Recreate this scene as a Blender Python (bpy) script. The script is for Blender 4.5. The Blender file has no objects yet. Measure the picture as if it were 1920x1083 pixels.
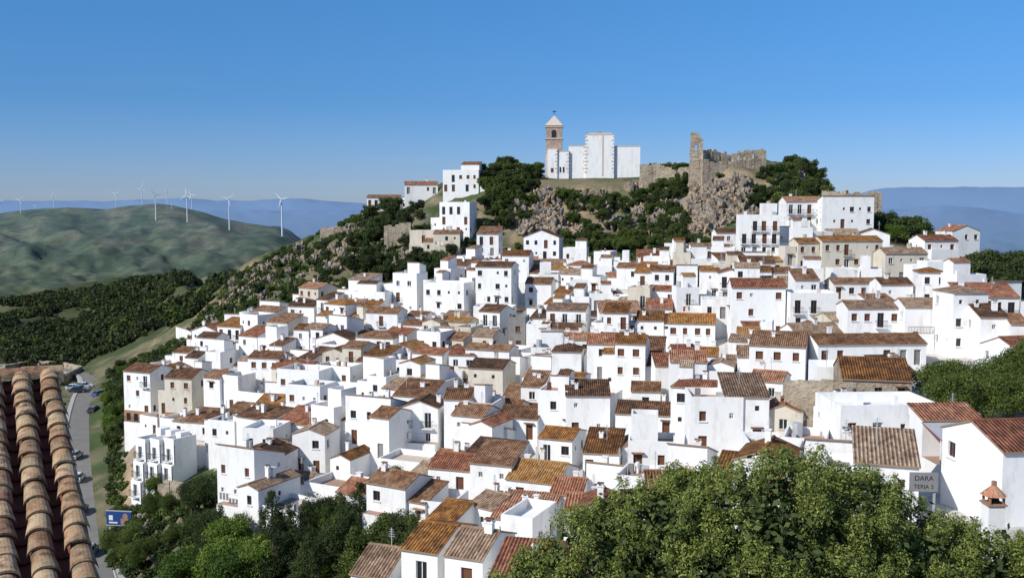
import bpy, math, random
import numpy as np
from mathutils import Vector
random.seed(7); RS=np.random.RandomState(11)
F=1867.0; CY=541.5; PT=math.atan(156.5/F); CP=math.cos(PT); SP=math.sin(PT)
sc=bpy.context.scene
# ---------------------------------------------------------------- image pixel to world helpers
def zr(v):
    b=-(v-CY)/F; return (-SP+b*CP)/(CP+b*SP)
def xr(u,v):
    b=-(v-CY)/F; return ((u-960)/F)/(CP+b*SP)
def proj(x,y,z):
    dp=y*CP-z*SP; up=y*SP+z*CP
    return 960+F*x/dp, CY-F*up/dp
def lattice(seed):
    return np.random.RandomState(seed).rand(256,256)
LAT=[lattice(i) for i in range(4)]
def vnoise(x,y,s=0):
    L=LAT[s%4]; x=np.asarray(x,float)+s*17.3; y=np.asarray(y,float)+s*31.7
    xi=np.floor(x).astype(int); yi=np.floor(y).astype(int); fx=x-xi; fy=y-yi
    fx=fx*fx*(3-2*fx); fy=fy*fy*(3-2*fy)
    a=L[xi%256,yi%256]; b=L[(xi+1)%256,yi%256]; c=L[xi%256,(yi+1)%256]; d=L[(xi+1)%256,(yi+1)%256]
    return (a*(1-fx)+b*fx)*(1-fy)+(c*(1-fx)+d*fx)*fy
def fbm(x,y,o=4,s=0):
    t=0;a=.5
    for i in range(o):
        t=t+a*vnoise(x*2**i,y*2**i,s+i); a*=.5
    return t
# ---------------------------------------------------------------- terrain profiles
COL={
-300:[(1083,126),(850,188),(730,255),(690,300),(640,350),(575,500),(552,620)],
0:[(1083,126),(850,188),(730,255),(690,300),(650,340),(572,500),(548,620)],
150:[(1083,126),(850,188),(730,255),(685,300),(640,345),(560,480),(532,600)],
215:[(1083,124),(960,148),(850,180),(790,205),(720,245),(690,270),(640,320),(560,440),(528,560)],
260:[(1083,115),(960,135),(850,163),(800,178),(740,200),(700,228),(640,300),(580,400),(522,520)],
350:[(1083,108),(950,125),(870,150),(800,172),(740,190),(680,215),(640,245),(590,310),(512,450)],
430:[(1083,98),(1000,112),(900,133),(800,163),(700,195),(640,220),(590,250),(520,320)],
470:[(1083,95),(1000,108),(900,130),(800,160),(700,190),(640,210),(590,235),(540,262),(482,305)],
600:[(1083,95),(1000,105),(940,120),(860,140),(760,165),(680,190),(600,220),(540,245),(480,272),(438,295)],
700:[(1083,90),(1000,101),(930,117),(830,142),(710,178),(605,212),(540,240),(500,254),(430,275),(392,295)],
750:[(1083,88),(1000,100),(920,115),(820,140),(700,175),(600,210),(540,235),(500,250),(420,275),(380,300)],
900:[(1083,85),(980,100),(880,120),(760,150),(650,185),(560,215),(500,240),(445,258),(380,272),(322,290),(316,312)],
1050:[(1083,80),(900,112),(780,140),(680,170),(590,200),(520,230),(470,256),(400,268),(336,282),(331,320)],
1200:[(1083,75),(900,105),(800,125),(720,145),(640,170),(560,200),(500,228),(465,254),(400,266),(334,280),(326,320)],
1300:[(1083,71),(900,99),(800,121),(720,142),(640,164),(560,192),(500,220),(460,242),(400,254),(325,264),(312,300)],
1350:[(1083,68),(900,95),(800,118),(720,140),(640,160),(560,185),(500,212),(450,236),(400,246),(316,256),(304,300)],
1430:[(1083,64),(900,90),(800,111),(710,135),(630,158),(550,183),(490,206),(440,230),(390,244),(316,256),(302,290)],
1500:[(1083,60),(900,85),(800,105),(700,130),(620,155),(540,180),(480,200),(430,222),(380,240),(325,258),(312,285)],
1560:[(1083,58),(900,81),(800,101),(700,127),(620,153),(540,179),(475,202),(425,225),(392,240),(375,262)],
1650:[(1083,55),(960,68),(850,85),(760,105),(690,125),(620,150),(540,180),(470,205),(425,228),(405,250)],
1730:[(1083,52),(970,65),(855,82),(760,102),(700,123),(630,145),(555,175),(485,203),(450,225)],
1800:[(1083,50),(980,62),(860,80),(760,100),(700,120),(640,140),(570,170),(500,200),(474,225)],
1920:[(1083,48),(960,65),(850,82),(760,100),(700,115),(640,135),(580,160),(535,185),(515,205)],
2400:[(1083,48),(960,65),(850,82),(760,100),(700,115),(640,135),(590,160),(555,185),(540,205)]}
CK=sorted(COL); DS=np.arange(-60,900,2.0)
TAB=[]
for c in CK:
    k=COL[c]; d=[-60,0,12,30]; z=[-10,-10,-13.5,-19.5]
    for v,dd in k: d.append(dd); z.append(zr(v)*dd)
    dc,zc=d[-1],z[-1]
    if c>=430:
        d+= [dc+14,dc+130,dc+300,900]; z+=[zc-1.5,zc-50,-86,-90]
    else:
        d+=[dc+30,dc+160,900]; z+=[zc-2,-75,-92]
    if d[-1]<=d[-2]: d=d[:-1]; z=z[:-1]
    TAB.append(np.interp(DS,d,z))
TAB=np.array(TAB)
CU=np.arange(-300,2401,10.0)
T2=np.array([np.interp(CU,CK,TAB[:,j]) for j in range(len(DS))]).T
kk=np.array([1,2,3,2,1])/9.
T2=np.apply_along_axis(lambda r:np.convolve(np.pad(r,2,'edge'),kk,'valid'),0,T2)
T2=np.apply_along_axis(lambda r:np.convolve(np.pad(r,1,'edge'),[.25,.5,.25],'valid'),1,T2)
GR=([-900,0,60,130,200,250,300,330,380,420,500,580,640,900,1200,2900],[402,399,394,390,392,384,381,385,399,411,423,434,447,470,478,470])
M1=([-900,0,300,640,1550,1650,1760,1850,1920,2900],[398,396,391,394,400,395,385,392,400,390])
M2=([-900,-300,0,100,200,350,450,550,640,800,1500,1640,1700,1800,1920,2900],[365,372,378,375,377,369,376,373,378,388,380,353,351,347,350,340])
def H(x,y,rough=True):
    x=np.atleast_1d(np.asarray(x,float)); y=np.atleast_1d(np.asarray(y,float))
    ye=np.maximum(y,40); c=960+F*x/ye
    cc=np.clip((c-CU[0])/10.0,0,len(CU)-1.001); dd=np.clip((y-DS[0])/2.0,0,len(DS)-1.001)
    i=cc.astype(int); j=dd.astype(int); fi=cc-i; fj=dd-j
    zn=(T2[i,j]*(1-fi)+T2[i+1,j]*fi)*(1-fj)+(T2[i,j+1]*(1-fi)+T2[i+1,j+1]*fi)*fj
    far=y>880
    if far.any():
        cf=c[far]; yf=y[far]; g=np.interp(cf,*GR); m1=np.interp(cf,*M1); m2=np.interp(cf,*M2)
        n=(fbm(cf/70.,np.log(yf)*9,5,1)-.47)
        kd=[880,1300,1800,2250,2800,4200,6200,7600,9500,12500,90000]
        w=np.clip((640-cf)/120,0,1)
        kz=[-90+0*g,zr(512)*1300*w-95*(1-w)+n*40,zr(446)*1800*w-110*(1-w)+n*40,zr(g)*2250*w-130*(1-w)+n*9,-60*w-150*(1-w)+n*40,-200+n*60,zr(m1+n*14)*6200,-190+n*120,zr(m2+n*11)*9500,-300+0*g,-900+0*g]
        out=kz[0].copy()
        for q in range(len(kd)-1):
            t=np.clip((yf-kd[q])/(kd[q+1]-kd[q]),0,1); 
            m=(yf>=kd[q])
            ts=t*t*(3-2*t) if 2<=q<=8 else t
            out=np.where(m,kz[q]*(1-ts)+kz[q+1]*ts,out)
        out=out+np.where(yf<3000,(fbm(cf/22,np.log(yf)*38,4,2)-.46)*10*np.clip((2100-yf)/300,0,1),0)
        zn[far]=out
    if rough:
        amp=np.where(y<300,np.clip((y-235)/25,0,1)*1.7,1.7)*np.clip((700-y)/200,0,1)
        amp=np.where((c>1010)&(c<1215)&(y>278)&(y<320),.25,amp)
        zn=zn+(fbm(x/9.,y/9.,5,2)-.48)*2*amp+ (fbm(x/3.,y/3.,3,1)-.44)*1.1*amp*np.clip((330-y)/20,0,1)
        mid=((y>300)&(y<880))
        zn=zn+np.where(mid,(fbm(x/60.,y/60.,3,3)-.44)*14*np.clip((y-330)/100,0,1)*np.clip((870-y)/120,0,1)*np.clip((700-c)/100,0,1),0)
    return zn
def h1(x,y): return float(H(x,y)[0])
MD=np.arange(50,700,.7)
def ground_at(u,v,dmin=50):
    ds=MD[MD>=dmin]; hs=H(xr(u,v)*ds,ds); k=np.nonzero(hs>=zr(v)*ds)[0]
    d=float(ds[k[0]]) if len(k) else 285.
    return xr(u,v)*d,d
def inpoly(px,py,poly):
    px=np.asarray(px,float);py=np.asarray(py,float); r=np.zeros(px.shape,bool); n=len(poly); j=n-1
    for i in range(n):
        xi,yi=poly[i]; xj,yj=poly[j]
        c=((yi>py)!=(yj>py))&(px<(xj-xi)*(py-yi)/((yj-yi)+1e-9)+xi); r^=c; j=i
    return r
VILL=[(238,800),(330,725),(400,655),(450,632),(540,602),(620,588),(740,566),(850,564),(895,500),(1060,503),(1200,520),(1340,492),(1470,462),(1640,474),(1725,535),(1780,590),(1920,640),(2350,700),(2350,1400),(1000,1400),(790,1180),(805,1000),(640,972),(560,1002),(478,1002),(462,885),(352,872),(322,812)]
# ---------------------------------------------------------------- materials
def newmat(name,rough=.9):
    m=bpy.data.materials.new(name); m.use_nodes=True; nt=m.node_tree; b=nt.nodes['Principled BSDF']
    b.inputs['Roughness'].default_value=rough; b.inputs['Specular IOR Level'].default_value=.2
    return m,nt,b
def N(nt,t,**k):
    n=nt.nodes.new(t)
    for a,b in k.items(): setattr(n,a,b)
    return n
def ramp(nt,fac,stops):
    r=N(nt,'ShaderNodeValToRGB'); e=r.color_ramp.elements
    while len(e)<len(stops): e.new(.5)
    for i,(p,c) in enumerate(stops): e[i].position=p; e[i].color=(*c,1)
    nt.links.new(fac,r.inputs[0]); return r.outputs[0]
def noise(nt,scale,detail=4,vec=None,rough=.6):
    n=N(nt,'ShaderNodeTexNoise'); n.inputs['Scale'].default_value=scale; n.inputs['Detail'].default_value=detail; n.inputs['Roughness'].default_value=rough
    if vec is not None: nt.links.new(vec,n.inputs['Vector'])
    return n.outputs['Fac']
def mix(nt,a,b,fac,mode='MIX'):
    m=N(nt,'ShaderNodeMix',data_type='RGBA',blend_type=mode)
    for s,v in ((m.inputs[6],a),(m.inputs[7],b),(m.inputs[0],fac)):
        if isinstance(v,tuple): s.default_value=(*v,1)
        elif isinstance(v,(int,float)): s.default_value=v
        else: nt.links.new(v,s)
    return m.outputs[2]
def mathn(nt,op,a,b=None):
    m=N(nt,'ShaderNodeMath',operation=op)
    for s,v in zip(m.inputs,(a,b)):
        if v is None: continue
        if isinstance(v,(int,float)): s.default_value=v
        else: nt.links.new(v,s)
    return m.outputs[0]
def bump(nt,b,h,st,dist):
    n=N(nt,'ShaderNodeBump'); n.inputs['Strength'].default_value=st; n.inputs['Distance'].default_value=dist
    nt.links.new(h,n.inputs['Height']); nt.links.new(n.outputs[0],b.inputs['Normal'])
def pos(nt,sx=1,sy=1,sz=1):
    g=N(nt,'ShaderNodeNewGeometry'); m=N(nt,'ShaderNodeMapping'); m.inputs['Scale'].default_value=(sx,sy,sz)
    nt.links.new(g.outputs['Position'],m.inputs[0]); return m.outputs[0]
def plaster(name,c1,c2,c3):
    m,nt,b=newmat(name,.85)
    p=pos(nt,1,1,.3); oi=N(nt,'ShaderNodeObjectInfo')
    base=mix(nt,c1,c2,oi.outputs['Random'])
    st=ramp(nt,noise(nt,.8,7,p,.7),[(.50,(0,0,0)),(.76,(1,1,1))])
    col=mix(nt,base,c3,mathn(nt,'MULTIPLY',st,.8))
    fine=noise(nt,4,4,pos(nt)); col=mix(nt,col,mix(nt,(.88,.88,.87),(1,1,1),fine),1.0,'MULTIPLY')
    nt.links.new(col,b.inputs['Base Color']); bump(nt,b,fine,.25,.05); return m
def flatm(name,c,rough=.8,var=.25,scale=3):
    m,nt,b=newmat(name,rough); f=noise(nt,scale,5,pos(nt))
    d=tuple(x*(1-var) for x in c); e=tuple(min(1,x*(1+var)) for x in c)
    nt.links.new(mix(nt,d,e,f),b.inputs['Base Color']); return m
def tilem(name,cols,stripe=.26):
    m,nt,b=newmat(name,.9); uv=N(nt,'ShaderNodeUVMap'); sp=N(nt,'ShaderNodeSeparateXYZ'); nt.links.new(uv.outputs[0],sp.inputs[0])
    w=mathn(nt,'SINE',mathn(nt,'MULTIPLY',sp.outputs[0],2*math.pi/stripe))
    row=mathn(nt,'FRACT',mathn(nt,'MULTIPLY',sp.outputs[1],1/.42))
    oi=N(nt,'ShaderNodeObjectInfo')
    n1=noise(nt,.8,8,pos(nt),.75); n1=mathn(nt,'ADD',n1,mathn(nt,'MULTIPLY',mathn(nt,'SUBTRACT',oi.outputs['Random'],.5),.30))
    c=ramp(nt,n1,[(.3,cols[0]),(.44,cols[1]),(.56,cols[2]),(.68,cols[3])])
    wn=N(nt,'ShaderNodeTexWhiteNoise',noise_dimensions='2D'); cb=N(nt,'ShaderNodeCombineXYZ')
    nt.links.new(mathn(nt,'FLOOR',mathn(nt,'MULTIPLY',sp.outputs[0],1/stripe)),cb.inputs[0]); nt.links.new(mathn(nt,'FLOOR',mathn(nt,'MULTIPLY',sp.outputs[1],1/.42)),cb.inputs[1])
    nt.links.new(cb.outputs[0],wn.inputs['Vector'])
    c=mix(nt,c,mix(nt,(.55,.5,.48),(1.35,1.3,1.25),wn.outputs['Value']),.9,'MULTIPLY')
    c=mix(nt,c,mix(nt,(.45,.42,.4),(1.1,1.1,1.1),mathn(nt,'ADD',mathn(nt,'MULTIPLY',w,.5),.5)),1.0,'MULTIPLY')  # shade and grime of the tile channels painted into the colour as stripes
    nt.links.new(c,b.inputs['Base Color'])
    bump(nt,b,mathn(nt,'ADD',w,mathn(nt,'MULTIPLY',row,-.5)),.8,.06); return m
WALL=plaster('white_plaster',(.88,.88,.87),(.82,.82,.81),(.60,.58,.54))
CREAM=plaster('cream_plaster',(.68,.63,.54),(.60,.55,.45),(.32,.28,.22))
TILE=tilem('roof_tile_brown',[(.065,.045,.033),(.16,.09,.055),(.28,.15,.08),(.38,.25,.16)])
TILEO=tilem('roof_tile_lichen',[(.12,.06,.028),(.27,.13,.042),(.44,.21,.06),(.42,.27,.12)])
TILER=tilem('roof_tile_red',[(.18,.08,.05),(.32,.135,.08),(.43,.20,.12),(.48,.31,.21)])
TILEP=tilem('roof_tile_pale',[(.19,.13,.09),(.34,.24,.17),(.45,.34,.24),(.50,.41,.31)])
GLASS,nt,b=newmat('window_glass',.15); b.inputs['Base Color'].default_value=(.02,.025,.03,1); b.inputs['Specular IOR Level'].default_value=.5
WOOD=flatm('brown_wood',(.13,.055,.03)); IRON=flatm('black_iron',(.02,.02,.022),.5)
FLOOR=flatm('terrace_floor',(.36,.24,.18)); BRICK=flatm('brick',(.33,.19,.12),.9,.4,5)
EDGE=flatm('tile_edge',(.30,.20,.13)); GREY=flatm('grey_render',(.22,.21,.20),.9,.4,1.2)
REDP=flatm('red_paint',(.35,.05,.035)); METAL=flatm('grey_metal',(.4,.42,.44),.4)
def stonem(name,a,b2,c,n2s=2.2):
    m,nt,b=newmat(name,.95); n1=noise(nt,.35,6,pos(nt,1,1,1.6),.7); n2=noise(nt,n2s,6,pos(nt),.7)
    col=ramp(nt,n1,[(.35,a),(.5,b2),(.66,c)]); col=mix(nt,col,mix(nt,(.4,.4,.4),(1.45,1.45,1.45),n2),1.0,'MULTIPLY')
    nt.links.new(col,b.inputs['Base Color']); bump(nt,b,n2,1,.5); return m
STONE=stonem('old_stone',(.30,.24,.17),(.47,.39,.29),(.58,.49,.38))
ROCK=stonem('rock',(.17,.155,.13),(.33,.29,.235),(.50,.32,.17),1.1)
TRIM=flatm('beige_stone_trim',(.55,.46,.38)); TBRICK=stonem('tower_brick',(.42,.30,.23),(.50,.38,.30),(.56,.45,.36))
MATS=[WALL,TILE,GLASS,WOOD,IRON,CREAM,FLOOR,BRICK,EDGE,GREY,TILEO,TILER,STONE,TRIM,TBRICK,REDP,METAL,TILEP]
(mW,mT,mG,mWD,mI,mC,mF,mB,mE,mGR,mTO,mTR,mS,mTRM,mTB,mRD,mM,mTP)=range(18)
# ---------------------------------------------------------------- mesh builder
class MB:
    def __init__(s): s.v=[];s.f=[];s.m=[];s.uv=[]
    def poly(s,pts,m,uv=None):
        i=len(s.v); s.v+= [tuple(p) for p in pts]; s.f.append(tuple(range(i,i+len(pts)))); s.m.append(m)
        s.uv+= uv if uv else [(0.,0.)]*len(pts)
    def box(s,x0,x1,y0,y1,z0,z1,m,top=None):
        P=s.poly
        P([(x0,y0,z0),(x1,y0,z0),(x1,y0,z1),(x0,y0,z1)],m);P([(x1,y0,z0),(x1,y1,z0),(x1,y1,z1),(x1,y0,z1)],m)
        P([(x1,y1,z0),(x0,y1,z0),(x0,y1,z1),(x1,y1,z1)],m);P([(x0,y1,z0),(x0,y0,z0),(x0,y0,z1),(x0,y1,z1)],m)
        P([(x0,y0,z1),(x1,y0,z1),(x1,y1,z1),(x0,y1,z1)],m if top is None else top)
        P([(x0,y1,z0),(x1,y1,z0),(x1,y0,z0),(x0,y0,z0)],m)
    def obox(s,o,d,a0,a1,n0,n1,z0,z1,m):
        n=(d[1],-d[0]); q=lambda a,k,z:(o[0]+d[0]*a+n[0]*k,o[1]+d[1]*a+n[1]*k,z)
        c=[q(a0,n1,z0),q(a1,n1,z0),q(a1,n0,z0),q(a0,n0,z0)]; t=[q(a0,n1,z1),q(a1,n1,z1),q(a1,n0,z1),q(a0,n0,z1)]
        for i in range(4): s.poly([c[i],c[(i+1)%4],t[(i+1)%4],t[i]],m)
        s.poly(t,m); s.poly(c[::-1],m)
    def wall(s,p0,p1,z0,z1,ops,m,detail=1,ztop=None):
        L=math.hypot(p1[0]-p0[0],p1[1]-p0[1]); d=((p1[0]-p0[0])/L,(p1[1]-p0[1])/L); n=(d[1],-d[0]); r=.2
        q=lambda a,z,k=0:(p0[0]+d[0]*a-n[0]*k,p0[1]+d[1]*a-n[1]*k,z)
        ops=[o for o in ops if o[0]>.1 and o[1]<L-.1 and o[2]>z0 and o[3]<z1-.1]
        xs=sorted({0,L}|{o[0] for o in ops}|{o[1] for o in ops}); zs=sorted({z0,z1}|{o[2] for o in ops}|{o[3] for o in ops})
        for i in range(len(xs)-1):
            for j in range(len(zs)-1):
                cx=(xs[i]+xs[i+1])/2; cz=(zs[j]+zs[j+1])/2
                if any(o[0]<cx<o[1] and o[2]<cz<o[3] for o in ops): continue
                s.poly([q(xs[i],zs[j]),q(xs[i+1],zs[j]),q(xs[i+1],zs[j+1]),q(xs[i],zs[j+1])],m)
        for a,b,c,e,mm,kind in ops:
            s.poly([q(a,c,r),q(b,c,r),q(b,e,r),q(a,e,r)],mm)
            s.poly([q(a,c),q(a,c,r),q(a,e,r),q(a,e)],m); s.poly([q(b,c,r),q(b,c),q(b,e),q(b,e,r)],m)
            s.poly([q(a,e,r),q(b,e,r),q(b,e),q(a,e)],m); s.poly([q(a,c),q(b,c),q(b,c,r),q(a,c,r)],m)
            if detail:
                if mm==mG:
                    mc=(a+b)/2; fm=mWD if kind&1 else mW
                    s.obox(p0,d,mc-.03,mc+.03,-r+.01,-r+.05,c+.01,e-.01,fm)
                    s.obox(p0,d,a+.005,a+.06,-r+.01,-r+.05,c+.01,e-.01,fm); s.obox(p0,d,b-.06,b-.005,-r+.01,-r+.05,c+.01,e-.01,fm)
                    s.obox(p0,d,a+.06,b-.06,-r+.01,-r+.045,e-.09,e-.01,fm)
                if kind&2: # balcony
                    s.obox(p0,d,a-.35,b+.35,.002,.6,c-.12,c-.02,m)
                    s.obox(p0,d,a-.33,b+.33,.54,.58,c+.92,c+.97,mI)
                    for kx in (a-.33,b+.30): s.obox(p0,d,kx,kx+.03,.0,.54,c+.92,c+.96,mI)
                    k=a-.33
                    while k<b+.32: s.obox(p0,d,k,k+.025,.55,.57,c-.02,c+.92,mI); k+=.14
                elif kind&4: s.obox(p0,d,a-.1,b+.1,.003,.12,c-.09,c-.012,m)
                if kind&8: # tile canopy
                    s.obox(p0,d,a-.2,b+.2,.003,.4,e+.12,e+.22,mT)
    def slab(s,pts,th,m,edge=mE):
        a=Vector(pts[0]);e=(Vector(pts[1])-a).normalized(); nn=(Vector(pts[1])-a).cross(Vector(pts[2])-a).normalized(); w=nn.cross(e)
        uv=[((Vector(p)-a).dot(e),(Vector(p)-a).dot(w)) for p in pts]
        s.poly(pts,m,uv); lo=[(p[0],p[1],p[2]-th) for p in pts]; s.poly(lo[::-1],edge)
        for i in range(len(pts)):
            j=(i+1)%len(pts); s.poly([lo[i],lo[j],pts[j],pts[i]],edge)
    def roof(s,x0,x1,y0,y1,z,kind,pitch,mt,mw,oh=.18):
        W=x1-x0; D=y1-y0; cx=(x0+x1)/2; cy=(y0+y1)/2; th=.12
        X0,X1,Y0,Y1=x0-oh*.5,x1+oh*.5,y0-oh,y1+oh; t=th+.01
        if kind=='gx':
            r=D/2*pitch; e=oh*pitch
            s.poly([(x1,y0,z),(x1,y1,z),(x1,cy,z+r)],mw); s.poly([(x0,y1,z),(x0,y0,z),(x0,cy,z+r)],mw)
            s.slab([(X0,Y0,z-e+t),(X1,Y0,z-e+t),(X1,cy,z+r+t),(X0,cy,z+r+t)],th,mt); s.slab([(X1,Y1,z-e+t),(X0,Y1,z-e+t),(X0,cy,z+r+t),(X1,cy,z+r+t)],th,mt)
            s.box(X0,X1,cy-.1,cy+.1,z+r+t-.08,z+r+t+.06,mt)
        elif kind=='gy':
            r=W/2*pitch; e=oh*.5*pitch; Y0,Y1=y0-oh*.6,y1+oh*.6
            s.poly([(x0,y0,z),(x1,y0,z),(cx,y0,z+r)],mw); s.poly([(x1,y1,z),(x0,y1,z),(cx,y1,z+r)],mw)
            s.slab([(X1,Y0,z-e+t),(X1,Y1,z-e+t),(cx,Y1,z+r+t),(cx,Y0,z+r+t)],th,mt); s.slab([(X0,Y1,z-e+t),(X0,Y0,z-e+t),(cx,Y0,z+r+t),(cx,Y1,z+r+t)],th,mt)
            s.box(cx-.1,cx+.1,Y0,Y1,z+r+t-.08,z+r+t+.06,mt)
        elif kind in('sf','sb'):
            r=D*pitch*.8; e=oh*pitch*.8
            a,b=(0,r) if kind=='sf' else (r,0)
            s.poly([(x0,y1,z),(x0,y0,z),(x0,y0,z+a+.001),(x0,y1,z+b+.001)],mw); s.poly([(x1,y0,z),(x1,y1,z),(x1,y1,z+b),(x1,y0,z+a)],mw)
            if kind=='sf':
                s.poly([(x1,y1,z),(x0,y1,z),(x0,y1,z+r),(x1,y1,z+r)],mw)
                s.slab([(X0,Y0,z-e+t),(X1,Y0,z-e+t),(X1,Y1,z+r+e+t),(X0,Y1,z+r+e+t)],th,mt)
            else:
                s.poly([(x0,y0,z),(x1,y0,z),(x1,y0,z+r),(x0,y0,z+r)],mw)
                s.slab([(X1,Y1,z-e+t),(X0,Y1,z-e+t),(X0,Y0,z+r+e+t),(X1,Y0,z+r+e+t)],th,mt)
        elif kind=='hip':
            k=min(W,D)/2+oh; r=k*pitch; e=oh*pitch; zb=z-e+t; zt=zb+r
            if W>=D: A=(X0+k,cy,zt);B=(X1-k,cy,zt)
            if W<D: A=(cx,Y0+k,zt);B=(cx,Y1-k,zt)
            c=[(X0,Y0,zb),(X1,Y0,zb),(X1,Y1,zb),(X0,Y1,zb)]
            if W>=D:
                s.slab([c[0],c[1],B,A],th,mt);s.slab([c[2],c[3],A,B],th,mt);s.slab([c[1],c[2],B],th,mt);s.slab([c[3],c[0],A],th,mt)
            else:
                s.slab([c[0],c[1],A],th,mt);s.slab([c[2],c[3],B],th,mt);s.slab([c[1],c[2],B,A],th,mt);s.slab([c[3],c[0],A,B],th,mt)
        elif kind=='flat':
            ph=random.uniform(.5,1.0); t=.2; Z=z+ph
            for p0,p1 in (((x0,y0),(x1,y0)),((x1,y0),(x1,y1)),((x1,y1),(x0,y1)),((x0,y1),(x0,y0))):
                s.poly([(*p0,z),(*p1,z),(*p1,Z),(*p0,Z)],mw)
            i=[(x0+t,y0+t),(x1-t,y0+t),(x1-t,y1-t),(x0+t,y1-t)]; o=[(x0,y0),(x1,y0),(x1,y1),(x0,y1)]
            for k in range(4):
                j=(k+1)%4; s.poly([(*o[k],Z),(*o[j],Z),(*i[j],Z),(*i[k],Z)],mw); s.poly([(*i[j],z+.05),(*i[k],z+.05),(*i[k],Z),(*i[j],Z)],mw)
            s.poly([(*p,z+.05) for p in i],random.choice([mF,mF,mW,mGR,mTRM]))
            if W>3 and D>3:
                for q in range(random.randint(0,3)):
                    ax=random.uniform(x0+.4,x1-1.0); ay=random.uniform(y0+.4,y1-1.0); hh_=random.uniform(.4,1.3); s.box(ax,ax+random.uniform(.3,.7),ay,ay+random.uniform(.3,.6),z+.05,z+.05+hh_,random.choice([mF,mGR,mWD,mW,mW,mM,mTRM]))
    def make(s,name,loc=(0,0,0),rot=0,mats=None,parent=None,smooth=False):
        me=bpy.data.meshes.new(name); me.from_pydata(s.v,[],s.f); 
        for m in (mats or MATS): me.materials.append(m)
        me.polygons.foreach_set('material_index',s.m)
        uv=me.uv_layers.new(name='UVMap'); uv.data.foreach_set('uv',[c for p in s.uv for c in p])
        if smooth: me.polygons.foreach_set('use_smooth',[True]*len(s.f))
        me.update(); o=bpy.data.objects.new(name,me); sc.collection.objects.link(o); o.location=loc; o.rotation_euler=(0,0,rot)
        if parent: o.parent=parent
        return o
FH=2.6
def openings(L,h,dens,front,big=False):
    r=random; out=[]; nf=max(1,int((h-.1)/FH)); n=int((L-.4)/1.75)
    if n<1: n=1 if L>1.6 else 0
    if not n: return out
    wm=r.choice([mG,mG,mG,mWD]); style=r.choice([0,1]); tall=r.random()<.22
    off=r.uniform(-.3,.3)
    for f in range(nf):
        fb=h-(nf-f)*FH-.1
        for i in range(n):
            if r.random()>dens: continue
            cx=(i+.5)*L/n+off*(1 if n<3 else .3)+r.uniform(-.15,.15); k=r.random()
            if front and f==0 and k<.35: w,z0,z1,m,kd=.9,fb+.05,fb+2.0,r.choice([mWD,mWD,mGR,mG]),8 if r.random()<.2 else 0
            elif front and f>0 and (tall or k<.13): w,z0,z1,m,kd=.9,fb+.1,fb+2.1,r.choice([mG,mWD]),2|style
            elif k>.74: w,z0,z1,m,kd=.45,fb+1.3,fb+1.85,mG,style
            else: w,z0,z1,m,kd=r.uniform(.65,.95),fb+.95,fb+2.0,wm,4|style|(8 if r.random()<.06 else 0)
            out.append((cx-w/2,cx+w/2,z0,z1,m,kd))
    return out
OCC=set()
def cells(x,y,rot,w,d,shr=.4):
    c,s=math.cos(rot),math.sin(rot); S=set()
    for a in np.arange(-w/2+shr,w/2-shr+.01,.9):
        for b in np.arange(-d/2+shr,d/2-shr+.01,.9):
            S.add((int((x+a*c-b*s)//1),int((y+a*s+b*c)//1)))
    return S
def chimney(mb,x,y,z,m=mW):
    w=random.uniform(.2,.32); h=random.uniform(.6,1.2)
    mb.box(x-w,x+w,y-w*.8,y+w*.8,z-1.2,z+h,m); mb.box(x-w-.06,x+w+.06,y-w*.8-.06,y+w*.8+.06,z+h,z+h+.07,m)
    if random.random()<.6:
        for sx in(-1,1): mb.box(x+sx*w*.8-.05,x+sx*w*.8+.05,y-w*.6,y+w*.6,z+h+.07,z+h+.25,m)
        mb.box(x-w-.02,x+w+.02,y-w*.8,y+w*.8,z+h+.25,z+h+.32,mT)
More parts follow.
